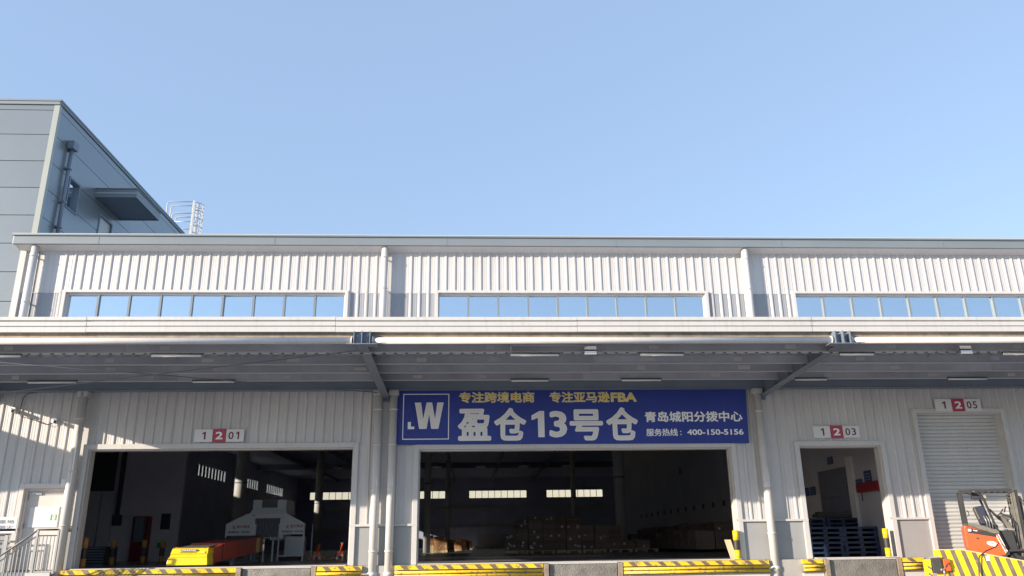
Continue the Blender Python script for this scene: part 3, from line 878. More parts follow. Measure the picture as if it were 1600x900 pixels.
# gold line
lettering("专注跨境电商", -0.33, 1.66, 5.275, 5.565, ya, PGOLDD, BN, bold=0.035, depth=0.003)
lettering("专注跨境电商", -0.32, 1.65, 5.283, 5.557, ya-0.004, PGOLD, BN, bold=0.016, depth=0.003)
lettering("专注亚马逊", 2.06, 3.66, 5.27, 5.56, ya, PGOLDD, BN, bold=0.035, depth=0.003)
lettering("专注亚马逊", 2.07, 3.65, 5.278, 5.552, ya-0.004, PGOLD, BN, bold=0.016, depth=0.003)
lettering("FBA", 3.69, 4.385, 5.28, 5.535, ya, PGOLDD, BN, bold=0.045, depth=0.003)
lettering("FBA", 3.70, 4.375, 5.288, 5.527, ya-0.004, PGOLD, BN, bold=0.025, depth=0.003)
# big line
big = [(-0.36, 0.51, 4.29, 5.12), (0.585, 1.435, 4.285, 5.14), (1.57, 1.905, 4.37, 5.05), (2.03, 2.50, 4.36, 5.05), (2.57, 3.45, 4.275, 5.09), (3.535, 4.385, 4.27, 5.14)]
sep("盈仓13号仓", big, ya, 0.036, PWHITE)
sep("盈仓13号仓", [(a+.018, b-.018, c+.018, d-.018) for a, b, c, d in big], ya-0.006, 0.018, PSILVER)
lettering("青岛城阳分拨中心", 4.57, 7.19, 4.74, 5.02, ya, PWHITE, BN, bold=0.03, depth=0.003)
lettering("服务热线", 4.585, 5.42, 4.375, 4.57, ya, PWHITE, BN, bold=0.022, depth=0.003)
lettering(":", 5.49, 5.52, 4.395, 4.51, ya, PWHITE, BN, bold=0.02, depth=0.003)
lettering("400-150-5156", 5.67, 7.18, 4.395, 4.545, ya, PWHITE, BN, bold=0.028, depth=0.003)

def numsign(x0, z0, w, h, last, lab):
    S = thing("door_number_sign", lab, "sign", (x0+w/2, -0.06, z0), "dock number signs")
    a, b = x0+w*0.365, x0+w*0.635
    MB().box(x0, a-0.004, -0.075, -0.045, z0, z0+h).build("number_plate", SIGNW, S, bevel=0.003)
    MB().box(a, b, -0.078, -0.045, z0-0.008, z0+h+0.008).build("number_plate", SIGNR, S, bevel=0.003)
    MB().box(b+0.004, x0+w, -0.075, -0.045, z0, z0+h).build("number_plate", SIGNW, S, bevel=0.003)
    zt, zb = z0+h*0.80, z0+h*0.2
    lettering("1", x0+w*0.155, x0+w*0.225, zb, zt, -0.079, SIGNT, S, bold=0.012)
    lettering("2", a+0.075, b-0.075, zb, zt, -0.082, PWHITE, S, bold=0.03)
    lettering(last[0], b+0.065, b+0.195, zb, zt, -0.079, SIGNT, S, bold=0.012)
    if last[1] == "1": lettering("1", b+0.255, b+0.335, zb, zt, -0.079, SIGNT, S, bold=0.012)
    else: lettering(last[1], b+0.235, b+0.355, zb, zt, -0.079, SIGNT, S, bold=0.012)
numsign(-7.08, 4.315, 1.245, 0.32, "01", "white and red number sign reading 1 2 01 above the left dock door")
numsign(9.09, 4.30, 1.25, 0.315, "03", "white and red number sign reading 1 2 03 above the narrow open door")
numsign(12.54, 4.99, 1.28, 0.33, "05", "white and red number sign reading 1 2 05 above the roller shutter")
S = thing("door_notice", "rounded white notice board with small green letters fixed on the steel door", "sign", (-10.55, 0.09, 2.27))
MB().box(-10.96, -10.24, 0.075, 0.097, 2.27, 2.77).build("notice_board", SIGNW, S, bevel=0.02)
lettering("[·]", -10.42, -10.28, 2.44, 2.58, 0.071, GREEN, S, bold=0.02)
S = thing("warning_notice", "white warning notice with four-character black lines left of the steel door", "sign", (-11.5, -0.06, 2.12))
MB().box(-12.05, -11.13, -0.075, -0.052, 2.14, 2.53).build("notice_board", SIGNW, S, bevel=0.004)
lettering("仓库重地", -11.95, -11.20, 2.37, 2.46, -0.079, STEEL, S, bold=0.01)
lettering("严禁烟火", -11.95, -11.20, 2.24, 2.33, -0.079, STEEL, S, bold=0.01)

# security cameras and cable
def cctv(x, z, lab):
    K = thing("security_camera", lab, "camera", (x, -0.05, z), "security cameras on the left wall")
    MB().box(x-0.05, x+0.05, -0.07, 0.0, z-0.08, z+0.06).build("wall_mount", SIGNW, K, bevel=0.01)
    MB().bar((x, -0.07, z), (x+0.06, -0.16, z-0.05), 0.035, 0.035).build("arm", SIGNW, K)
    h = MB().bar((x-0.02, -0.13, z-0.02), (x+0.12, -0.30, z-0.08), 0.085, 0.08).build("camera_body", SIGNW, K, bevel=0.01)
    MB().tube([(x+0.118, -0.298, z-0.08), (x+0.128, -0.31, z-0.084)], 0.03, 10).build("lens", JOINT, h)
cctv(-11.70, 5.18, "white security camera high on the far left wall with a looped cable")
cctv(-10.62, 4.90, "white security camera in the sunlit strip left of the downpipe")
solo(MB().tube([(-11.05, -0.09, 5.62), (-11.40, -0.09, 5.58), (-11.50, -0.09, 5.45), (-11.52, -0.09, 5.05), (-11.45, -0.09, 4.98), (-11.2, -0.09, 4.93), (-10.95, -0.09, 4.83), (-10.8, -0.09, 4.78), (-10.68, -0.09, 4.80), (-10.62, -0.09, 4.86)], 0.010, 6), "camera_cable", BLK, "thin black cable looping between the two cameras on the left wall", "cable", (-11.1, -0.09, 4.8))
solo(MB().box(-10.20, -10.10, -0.12, -0.045, 3.24, 3.42).bar((-10.09, -0.13, 3.25), (-10.09, -0.13, 3.42), 0.015, 0.02), "wall_socket_box", SIGNW, "small white electrical box on the ribbed wall above the steel door", "electrical box", (-10.15, -0.05, 3.24))

# ------------------------------------------------------------------ dock edge: striped bumpers and levelers
def bumper(x0, x1, lab):
    B = thing("dock_bumper", lab, "dock bumper", ((x0+x1)/2, -0.22, 0.95), "yellow and black dock bumpers")
    MB().hexa([(x0, -0.34, 1.165), (x1, -0.34, 1.165), (x1, -0.222, 1.165), (x0, -0.222, 1.165), (x0, -0.30, 1.268), (x1, -0.30, 1.268), (x1, -0.222, 1.268), (x0, -0.222, 1.268)]).build("edge_angle", YEL, B)
    x = x0+0.12
    def py(z): return -0.343+(z-1.165)*0.04/0.103
    while x < x1-0.22:
        st = MB().hexa([(x+0.10, py(1.17), 1.17), (x+0.24, py(1.17), 1.17), (x+0.24, py(1.17)+0.002, 1.17), (x+0.10, py(1.17)+0.002, 1.17),
                        (x, py(1.262), 1.262), (x+0.14, py(1.262), 1.262), (x+0.14, py(1.262)+0.002, 1.262), (x, py(1.262)+0.002, 1.262)])
        st.build("hazard_stripe", BRN, B); x += 0.362
    for zc in (1.105, 1.02):
        MB().tube([(x0, -0.36, zc), (x1, -0.36, zc)], 0.033, 10).build("guard_bar", YEL, B)
    n = max(1, int((x1-x0)/1.15))
    m = MB()
    for i in range(n):
        a = x0+(x1-x0)*i/n+0.05; b2 = x0+(x1-x0)*(i+1)/n-0.03
        m.box(a, b2, -0.365, -0.25, 1.048, 1.078)
    m.build("rubber_strip", RUBBER, B)
    MB().box(x0, x1, -0.33, -0.225, 0.945, 0.985).build("lower_rail", BRN, B)
    MB().box(x0, x1, -0.30, -0.224, 0.60, 0.94).build("backing_plate", TRIM, B)
bumper(-9.80, -5.68, "yellow and black striped dock bumper under the left dock door, longest on the left")
bumper(-3.74, -2.66, "short yellow and black dock bumper right of the left leveler")
bumper(-1.86, 1.76, "yellow and black dock bumper under the left half of the middle door")
bumper(3.76, 7.42, "yellow and black dock bumper under the right half of the middle door")
bumper(8.28, 8.80, "small yellow and black bumper left of the narrow door's leveler")
bumper(10.84, 11.40, "small yellow and black bumper right of the narrow door's leveler")
def leveler(x0, x1, lab):
    L = thing("dock_leveler", lab, "dock leveler", ((x0+x1)/2, -0.22, 0.6), "steel dock levelers")
    MB().box(x0+0.14, x1-0.14, -0.30, -0.28, 0.62, 1.235).build("lip_plate", PLATE, L, bevel=0.004)
    MB().box(x0+0.13, x1-0.13, -0.30, -0.225, 1.245, 1.272).build("deck_edge", TRIM, L)
    MB().box(x0, x0+0.12, -0.38, -0.224, 0.6, 1.262).build("side_post", RUST, L, bevel=0.006)
    MB().box(x1-0.12, x1, -0.33, -0.224, 0.6, 1.262).build("side_post", RUST, L, bevel=0.006)
    MB().box(x0+0.121, x0+0.139, -0.25, -0.224, 0.62, 1.24).box(x1-0.139, x1-0.121, -0.25, -0.224, 0.62, 1.24).build("gap_seal", RUBBER, L)
leveler(-5.66, -3.76, "checker-plate dock leveler in front of the left dock door")
leveler(1.78, 3.74, "checker-plate dock leveler in front of the middle door")
leveler(8.82, 10.82, "checker-plate dock leveler in front of the narrow open door")

# ------------------------------------------------------------------ stair and railing by the steel door
ST = thing("dock_stairs", "grey steel stairs with railing climbing to the ivory steel door", "stairs", (-10.6, -0.7, 0))
MB().box(-11.3, -9.95, -1.2, -0.08, 1.17, 1.25).build("landing", GUTTER, ST)
MB().box(-10.15, -9.6, -1.235, -1.203, 1.10, 1.25).build("stringer_plate", TRIM, ST)
MB().bar((-9.9, -1.215, 1.17), (-11.6, -1.215, -0.05+0.1), 0.02, 0.22).bar((-11.3, -0.1, 1.17), (-12.9, -0.1, 0.1), 0.02, 0.22).build("stringer", GUTTER, ST)
for i in range(6):
    MB().box(-11.3-0.26*(i+1), -11.3-0.26*i, -1.2, -0.12, 1.0-0.19*i, 1.04-0.19*i).build("tread", GUTTER, ST)
# railing: level part by the pipe then falling to the left
def rail(y, kx, zt, zb, xl, xr, slope, h=0.92):
    R_ = MB().tube([(xr, y, zt), (kx, y, zt), (xl, y, zt+(xl-kx)*slope)], 0.022, 8).build("handrail", HRAIL, ST)
    MB().bar((xr, y, zt-0.13), (kx, y, zt-0.13), 0.02, 0.03).bar((kx, y, zt-0.13), (xl, y, zt-0.13+(xl-kx)*slope), 0.02, 0.03).build("mid_rail", HRAIL, ST)
    MB().bar((xr, y, zt-h), (kx, y, zt-h), 0.02, 0.03).bar((kx, y, zt-h), (xl, y, zt-h+(xl-kx)*slope), 0.02, 0.03).build("bottom_rail", GALV, ST)
    x = xr-0.08; b0 = None
    while x > xl:
        dz = 0 if x > kx else (x-kx)*slope
        if b0 is None:
            b0 = MB().box(x-0.009, x+0.009, y-0.009, y+0.009, zt-h+dz, zt-0.13+dz).build("baluster", GALV, ST); bx0 = x
        else: copy_at(b0, ST, (x-bx0, 0, dz))
        x -= 0.085
    for x in (xr, kx, xl):
        dz = 0 if x >= kx else (x-kx)*slope
        MB().box(x-0.02, x+0.02, y-0.02, y+0.02, zt-h-0.05+dz, zt+dz).build("post", GALV, ST)
rail(-1.2, -10.02, 2.19, 1.25, -11.9, -9.55, 0.735)
rail(-0.32, -11.2, 2.10, 1.25, -13.2, -11.16, 0.02)

# ------------------------------------------------------------------ bollards, board
def bollard(x, y, z0, z1, lab, r=0.075):
    Y_ = YEL2 if "sunlit" in lab else YEL_SHADE
    B = thing("bollard", lab, "bollard", (x, y, z0), "yellow and black bollards behind the dock edge")
    h = (z1-z0)/3
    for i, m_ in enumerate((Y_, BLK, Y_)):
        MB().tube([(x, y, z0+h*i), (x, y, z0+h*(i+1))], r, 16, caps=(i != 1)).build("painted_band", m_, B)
    MB().box(x-0.12, x+0.12, y-0.12, y+0.12, z0, z0+0.012).build("foot_plate", BLK, B)
bollard(-9.80, 0.75, FZ, 2.02, "yellow and black bollard just inside the left jamb of the left door")
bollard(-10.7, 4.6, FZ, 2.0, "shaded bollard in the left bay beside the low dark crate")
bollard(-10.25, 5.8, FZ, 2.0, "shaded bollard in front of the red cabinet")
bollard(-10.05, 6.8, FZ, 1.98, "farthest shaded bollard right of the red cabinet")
bollard(6.71, -0.11, FZ, 1.98, "sunlit yellow and black bollard at the right side of the middle door", 0.075)
bollard(10.61, -0.11, FZ, 1.98, "sunlit yellow and black bollard at the right side of the narrow door", 0.07)
solo(MB().hexa([(6.62, 0.14, FZ), (6.77, 0.14, FZ), (6.77, 0.17, FZ), (6.62, 0.17, FZ), (6.52, 0.24, 1.76), (6.68, 0.24, 1.76), (6.68, 0.27, 1.76), (6.52, 0.27, 1.76)]), "leaning_board", CREAM, "cream board leaning behind the sunlit bollard at the middle door", "board", (6.7, 0.15, FZ))

# ------------------------------------------------------------------ yellow striped ramp and its control box (right)
RP = thing("loading_ramp", "loading ramp with yellow and black striped side plate below the roller shutter", "ramp", (10.53, -2.35, 0))
ry = -2.35
def ztop(x):
    return 1.475 if x < 11.10 else 1.475-(x-11.10)*0.205
def strip(x0, x1, y, z0, lean, m_, th=0.006):
    pass
x = 10.53
MB().prism([(10.53, 0.4), (17.6, 0.02), (17.6, ztop(17.6)-0.02), (11.10, 1.47), (10.53, 1.47)], 'y', ry, ry+0.03).build("side_plate", YEL2, RP)
x = 10.66; k = 0
while x < 17.2:
    zt = ztop(x+0.05)-0.012
    zb = max(0.1, zt-1.0)
    L = 0.235
    sx = x
    P = [(sx, ztop(sx)-0.014), (sx+0.096, ztop(sx+0.096)-0.014), (sx+0.096+L*(zt-zb), zb), (sx+L*(zt-zb), zb)]
    MB().prism(P, 'y', ry-0.004, ry-0.0005).build("hazard_stripe", BRN, RP)
    x += 0.212 + 0.004*k*0.3; k += 1
MB().prism([(10.53, 1.47), (11.10, 1.47), (17.6, ztop(17.6)-0.02), (17.6, ztop(17.6)), (11.10, 1.485), (10.53, 1.485)], 'y', ry-0.02, ry+0.05).build("top_rail", CREAM, RP)
deck = MB().prism([(10.75, -0.35), (17.6, -0.35), (17.6, -4.75), (10.75, -2.35)], "z", 0.70, 0.80).build("deck", PLATE, RP)
lipp = MB().box(11.9, 14.5, -0.34, -0.225, 0.7, FZ-0.01).build("lip_plate", PLATE, RP)
pst = MB().box(10.28, 10.42, ry-0.10, ry+0.05, 0.3, 1.27).build("end_post", YEL2, RP)
for z in (0.95, 1.1): MB().hexa([(10.34, ry-0.104, z), (10.42, ry-0.104, z-0.06), (10.42, ry-0.1, z-0.06), (10.34, ry-0.1, z), (10.34, ry-0.104, z+0.05), (10.42, ry-0.104, z-0.01), (10.42, ry-0.1, z-0.01), (10.34, ry-0.1, z+0.05)]).build("hazard_stripe", BRN, pst)
MB().box(10.44, 10.64, ry-0.12, ry-0.004, 0.98, 1.30).build("pump_housing", BLK, RP, bevel=0.01)
cb = MB().box(10.68, 10.82, ry-0.10, ry-0.004, 1.02, 1.28).build("control_box", ORANGE, RP, bevel=0.01)
MB().tube([(10.70, ry-0.12, 1.10), (10.74, ry-0.13, 1.17), (10.79, ry-0.12, 1.20), (10.81, ry-0.12, 1.12)], 0.008, 6).build("hose", BLK, cb)
MB().bar((10.40, ry-0.09, 1.31), (10.62, ry-0.1, 1.33), 0.03, 0.03).tube([(10.60, ry-0.14, 1.05), (10.63, ry-0.16, 1.05)], 0.03, 10).tube([(10.66, ry-0.13, 0.9), (10.66, ry-0.13, 1.08)], 0.018, 8).build("hydraulic_fitting", GALV, RP)
RP.rotation_euler.z = R(-20)
for o_ in (deck, lipp): o_.rotation_euler.z = R(20)
solo(MB().tube([(12.35, -1.97, 1.60), (12.05, -2.3, 1.52), (11.55, -2.70, 1.44), (11.36, -2.72, 1.33), (11.30, -2.72, 1.12), (11.27, -2.72, 0.9), (11.1, -2.8, 0.4)], 0.014, 8), "charging_cable", BLK, "black charging cable hanging from the forklift over the striped ramp side", "cable", (11.3, -2.4, 0.4))
solo(MB().hexa([(11.50, -2.722, 1.23), (11.575, -2.749, 1.23), (11.577, -2.743, 1.23), (11.502, -2.716, 1.23), (11.50, -2.722, 1.34), (11.575, -2.749, 1.34), (11.577, -2.743, 1.34), (11.502, -2.716, 1.34)]), "paper_label", SIGNW, "small white paper label stuck on the striped ramp side", "label", (11.53, -2.73, 1.23))

# ------------------------------------------------------------------ forklift
FK = thing("forklift", "orange and black electric forklift parked before the roller shutter", "forklift", (12.4, -1.585, 0.8))
fy0, fy1, fz = -2.12, -1.05, 0.80
P = [(11.72, 1.42), (11.70, 1.95), (11.74, 2.03), (12.55, 1.86), (12.70, 1.30), (12.60, 1.22), (12.32, 1.18), (12.2, 1.02), (12.0, 1.02), (11.96, 1.16), (11.80, 1.40)]
P = [(11.80, 1.36), (11.71, 1.50), (11.70, 1.96), (11.75, 2.02), (12.45, 1.80), (12.56, 1.80), (12.74, 1.32), (12.42, 1.30), (12.32, 1.20), (12.28, 1.0), (11.98, 1.0), (11.95, 1.2)]
bd = MB().prism(P, 'y', fy0, fy1).build("body", ORANGE, FK, bevel=0.03)
MB().prism([(11.79, 1.97), (12.50, 1.80), (12.50, 1.73), (11.79, 1.84)], 'y', fy0-0.006, fy0-0.001).build("black_side_band", FKB, bd)
lettering("20", 11.80, 11.89, 1.87, 1.93, fy0-0.011, PWHITE, bd, bold=0.05)
MB().prism([(11.94, 1.905), (12.04, 1.885), (12.04, 1.868), (11.94, 1.888)], 'y', fy0-0.010, fy0-0.0065).build("model_stripe", PWHITE, bd)
el = [(12.36+0.135*math.cos(t), 1.585+0.055*math.sin(t)-0.15*0.135*math.cos(t)) for t in [2*math.pi*k/20 for k in range(20)]]
MB().prism(el, 'y', fy0-0.006, fy0-0.001).build("maker_badge", PWHITE, bd)
lettering("HELI", 12.27, 12.46, 1.565, 1.61, fy0-0.010, RED, bd, bold=0.02)
for dx in (0.0, 0.07): MB().prism([(12.47+dx, 1.80), (12.495+dx, 1.80), (12.69+dx*0.7, 1.34), (12.665+dx*0.7, 1.34)], 'y', fy0-0.006, fy0-0.001).build("stripe", PSILVER, bd)
MB().box(11.98, 12.05, fy0-0.008, fy0+0.01, 1.69, 1.73).build("latch", BLK, bd)
# battery hood, seat, armrest, levers
MB().prism([(11.76, 2.02), (11.78, 2.06), (12.15, 2.02), (12.42, 1.93), (12.60, 1.88), (12.60, 1.81), (12.45, 1.81)], 'y', fy0+0.03, fy1-0.03).build("hood", FKG, FK, bevel=0.01)
st = MB().box(12.22, 12.62, -1.85, -1.33, 1.92, 2.02).build("seat", SEAT, FK, bevel=0.03)
MB().hexa([(12.20, -1.83, 2.02), (12.42, -1.83, 2.02), (12.42, -1.35, 2.02), (12.20, -1.35, 2.02), (12.08, -1.83, 2.44), (12.36, -1.83, 2.47), (12.36, -1.35, 2.47), (12.08, -1.35, 2.44)]).build("seat_back", SEAT, FK, bevel=0.035)
MB().hexa([(12.16, -1.86, 2.15), (12.20, -1.86, 2.15), (12.20, -1.32, 2.15), (12.16, -1.32, 2.15), (12.08, -1.86, 2.40), (12.11, -1.86, 2.42), (12.11, -1.32, 2.42), (12.08, -1.32, 2.40)]).build("seat_shell", FKG, FK)
for i in range(3):
    MB().tube([(12.33+0.07*i, -1.98, 1.90), (12.33+0.07*i, -1.98, 2.10), (12.28+0.07*i, -1.98, 2.22)], 0.014, 8).build("lever", GALV, FK)
# overhead guard
for y in (fy0+0.06, fy1-0.06):
    MB().bar((11.80, y, 2.0), (11.78, y, 2.80), 0.06, 0.09, upv=(1, 0, 0)).build("rear_post", FKB, FK, bevel=0.006)
    MB().tube([(12.80, y, 1.32), (12.52, y, 2.02), (12.36, y, 2.60), (12.30, y, 2.70), (12.20, y, 2.775), (12.05, y, 2.80)], 0.032, 8).build("front_post", FKB, FK)
    MB().bar((11.74, y, 2.81), (13.12, y, 2.80), 0.05, 0.05).build("roof_rail", FKB, FK)
for x in (11.76, 11.95, 12.12, 12.29, 12.46, 12.63, 12.80, 12.97, 13.10):
    MB().bar((x, fy0+0.06, 2.81), (x, fy1-0.06, 2.81), 0.035, 0.03).build("roof_bar", FKG, FK)
MB().box(12.10, 12.34, fy0+0.3, fy1-0.3, 2.62, 2.76).build("ceiling_fan", SEAT, FK, bevel=0.01)
MB().box(12.36, 12.44, fy0+0.06, fy0+0.16, 2.62, 2.70).build("work_light", RUST, FK, bevel=0.01)
MB().tube([(11.86, fy0+0.05, 2.35), (11.90, fy0+0.05, 2.33), (11.91, fy0+0.05, 2.24), (11.86, fy0+0.05, 2.22)], 0.014, 8).build("grab_handle", FKB, FK)
# steering column, wheel, mirrors
MB().prism([(12.98, 1.55), (13.04, 1.60), (13.02, 1.9), (12.94, 2.08), (12.80, 2.22), (12.70, 2.22), (12.68, 2.17), (12.80, 2.05), (12.88, 1.85)], 'y', -1.75, -1.45).build("dashboard", FKG, FK, bevel=0.02)
def ring(cx, cy, cz, r, tilt, tr, name, mm):
    pts = [(cx+r*math.cos(t)*math.cos(tilt), cy+r*math.sin(t), cz+r*math.cos(t)*math.sin(tilt)) for t in [2*math.pi*k/20 for k in range(20)]]
    return MB().tube(pts, tr, 6, closed=True).build(name, mm, FK)
w = ring(12.62, -1.6, 2.25, 0.17, R(-50), 0.016, "steering_wheel", FKB)
MB().bar((12.51, -1.6, 2.38), (12.73, -1.6, 2.12), 0.03, 0.015).bar((12.62, -1.6, 2.25), (12.76, -1.6, 2.15), 0.04, 0.04).build("spoke", FKB, w)
ring(12.86, -1.95, 2.36, 0.07, R(65), 0.012, "mirror_ring", FKB)
ring(12.76, -1.95, 2.31, 0.075, R(50), 0.012, "mirror_ring", FKB)
MB().tube([(12.60, fy0+0.03, 2.20), (12.72, fy0+0.03, 2.28), (12.95, fy0+0.03, 2.16), (13.04, fy0+0.03, 2.0), (13.0, fy0+0.03, 1.5)], 0.016, 8).build("hose", FKB, FK)
MB().prism([(12.62, 1.88), (12.95, 1.88), (13.0, 1.36), (12.80, 1.36)], 'y', fy0+0.10, fy1-0.10).build("front_cowl", FKB, FK, bevel=0.02)
MB().bar((12.60, fy0+0.02, 1.93), (12.98, fy0+0.02, 1.90), 0.03, 0.02).build("step_rail", GALV, FK)
# fenders, wheels
def wheel(x, y, z, r, wd):
    Wh = MB().tube([(x, y, z), (x, y+wd, z)], r, 28).build("wheel", RUBBER, FK, bevel=0.02)
    MB().tube([(x, y-0.006, z), (x, y+0.02, z)], r*0.62, 22).build("rim", FKG, Wh)
    MB().tube([(x, y-0.02, z), (x, y, z)], r*0.2, 12).build("hub", BLK, Wh)
for y in (fy0-0.0, fy1-0.17): wheel(12.90, y, fz+0.27, 0.27, 0.17)
for y in (fy0+0.12, fy1-0.28): wheel(11.92, y, fz+0.21, 0.21, 0.15)
for y in (fy0-0.03, fy1-0.17):
    pr = [(12.58, 1.24), (12.66, 1.38), (12.76, 1.46), (13.22, 1.46), (13.22, 1.42), (12.80, 1.41), (12.70, 1.34), (12.63, 1.22)]
    MB().prism(pr, 'y', y, y+0.2).build("fender", FKB, FK)
# mast
for y in (fy0+0.12, fy1-0.17):
    MB().box(13.10, 13.17, y-0.02, y+0.03, 0.90, 2.74).box(13.11, 13.16, y+0.03, y+0.06, 0.90, 2.74).build("mast_outer_rail", FKG, FK)
    MB().box(13.18, 13.25, y, y+0.05, 0.90, 2.80).build("mast_inner_rail", FKB, FK)
    MB().box(13.05, 13.09, y-0.01, y+0.03, 1.2, 2.72).build("mast_chain", FKG, FK)
    MB().tube([(13.30, y+0.02, 0.95), (13.30, y+0.02, 2.1)], 0.03, 10).build("lift_cylinder", GALV, FK)
for z in (1.0, 1.9, 2.68):
    MB().box(13.11, 13.24, fy0+0.16, fy1-0.18, z, z+0.08).build("mast_crossbar", FKG, FK)
MB().box(13.27, 13.33, fy0+0.05, fy1-0.05, 1.52, 1.60).box(13.27, 13.33, fy0+0.05, fy1-0.05, 1.05, 1.15).build("fork_carriage", FKB, FK)
for i in range(7):
    y = fy0+0.08+i*0.15
    MB().box(13.29, 13.31, y, y+0.02, 1.60, 2.62).build("load_backrest_bar", FKB, FK)
MB().box(13.285, 13.315, fy0+0.06, fy1-0.06, 2.62, 2.66).build("load_backrest_top", FKG, FK)
for y in (-1.95, -1.30): MB().box(13.33, 13.38, y, y+0.12, 0.92, 1.6).box(13.38, 14.35, y, y+0.12, 0.92, 0.96).build("fork", FKB, FK)
for k, (a, b) in enumerate((((13.3, -2.05, 2.6), (13.55, -2.05, 1.9)), ((13.22, -2.06, 2.7), (13.42, -2.06, 2.0)))):
    MB().tube([a, ((a[0]+b[0])/2+0.06, a[1], (a[2]+b[2])/2), b, (b[0]-0.1, b[1], 1.6)], 0.012, 6).build("hose", BLK, FK)

FK.location = (12.57, -1.36, 0.8); FK.rotation_euler.z = R(-28); FK.scale = (0.82, 1, 1)

# ------------------------------------------------------------------ inside the warehouse
for (x, y, r, l) in ((-12.2, 23.0, 0.32, "thick round column on the left with a sunlit patch behind the conveyor"),
                     (-12.2, 45.5, 0.31, "farther round column right of the white gate machine"),
                     (-2.45, 25.0, 0.19, "slim column left inside the middle door"),
                     (-2.2, 56.0, 0.20, "second slim column behind the first inside the middle door"),
                     (7.75, 41.2, 0.20, "slim column rising behind the cardboard stacks"),
                     (7.75, 21.7, 0.28, "thick round column beside the cardboard stacks inside the middle door")):
    K = thing("column", l, "column", (x, y, FZ), "columns in the warehouse hall")
    MB().tube([(x, y, FZ), (x, y, 9.35)], r, 28).build("shaft", COLM, K)
    MB().box(x-r*1.3, x+r*1.3, y-r*1.3, y+r*1.3, FZ, FZ+0.03).build("base_plate", STEEL, K)
    MB().tube([(x, y, 4.95), (x, y, 5.02)], r*1.06, 20).build("collar_band", STEEL, K)
i = 0
for x, y in ((-3.3, 56.0), (0.9, 56.0), (4.95, 56.0), (9.05, 56.0), (-12.6, 56.0), (-8.4, 56)):
    lab = ["left of the slim columns", "second from the left inside the middle door", "third from the left inside the middle door", "right behind the slim column", "inside the left door above the pallet trucks", "hidden behind the door edge column"][i]
    L = thing("high_bay_lamp", "small unlit round hall lamp, " + lab, "lamp", (x, y, 9.2), "high bay lamps in the hall")
    MB().tube([(x, y, 8.62), (x, y, 8.70), (x, y, 8.78)], [0.52, 0.50, 0.12], 20).build("reflector", LAMPW, L)
    MB().tube([(x, y, 8.78), (x, y, 9.5)], 0.03, 6).build("hanger", STEEL, L)
    i += 1

# cardboard boxes
def carton(w, d, h, labels, seed):
    rr = random.Random(seed)
    m = MB().box(-w/2, w/2, -d/2, d/2, 0, h)
    me_o = m.build("cardboard_box", CARD, None)
    return me_o
def make_box(x, y, z, w, d, h, lab, grp, lbl=0, cat="cardboard box", rng=random):
    o = MB().box(-w/2, w/2, -d/2, d/2, 0, h).build("cardboard_box", CARD, None)
    o.location = (x, y, z)
    tag(o, lab, cat, grp)
    MB().box(-w/2, w/2, -d/2-0.002, -d/2-0.0005, h*0.47, h*0.53).build("tape", RUST, None, off=Vector()).parent = o
    for k in range(lbl):
        a = rng.uniform(-w/2+0.03, w/2-0.13); c = rng.uniform(0.05, h-0.15)
        MB().box(a, a+rng.uniform(.07, .11), -d/2-0.005, -d/2-0.0022, c, c+rng.uniform(.07, .12)).build("shipping_label", TAPE, None, off=Vector()).parent = o
    return o
ORD = ["first", "second", "third", "fourth", "fifth", "sixth", "seventh", "eighth", "ninth", "tenth", "eleventh", "twelfth", "thirteenth", "fourteenth", "fifteenth", "sixteenth", "seventeenth"]
rr = random.Random(3)
x = 1.62; si = 0
while x < 8.1:
    nb = 0
    w = rr.uniform(0.50, 0.72)
    top = 2.35 if x < 1.9 else (2.98 if x < 5.2 else (2.5 if x < 6.9 else 1.95))
    z = FZ+0.14; y = 19.2+rr.uniform(-0.15, 0.15)
    while z < top-0.2:
        h = rr.uniform(0.34, 0.52)
        if z+h > top+0.1: h = max(0.25, top-z)
        make_box(x+w/2, y+rr.uniform(-0.03, 0.03), z, w-0.02, 0.6, h, "brown carton, %s up in the %s central stack counted from the left" % (ORD[nb], ORD[si]), "cartons stacked inside the middle door", rr.choice((0, 0, 1, 2, 4)), rng=rr)
        z += h+0.003; nb += 1
    x += w; si += 1
x = 1.6; k = 0
while x < 8.0:
    p = MB().box(x, x+1.15, 18.9, 19.6, FZ+0.1, FZ+0.138)
    for dx in (0, 0.5, 1.0): p.box(x+dx, x+dx+0.12, 18.95, 19.55, FZ, FZ+0.0995)
    solo(p, "wooden_pallet", CREAM, "wooden pallet, %s from the left, under the dim carton stacks inside the middle door" % ORD[k], "pallet", (x+0.5, 19.2, FZ), "pallets under the carton stacks"); x += 1.25; k += 1
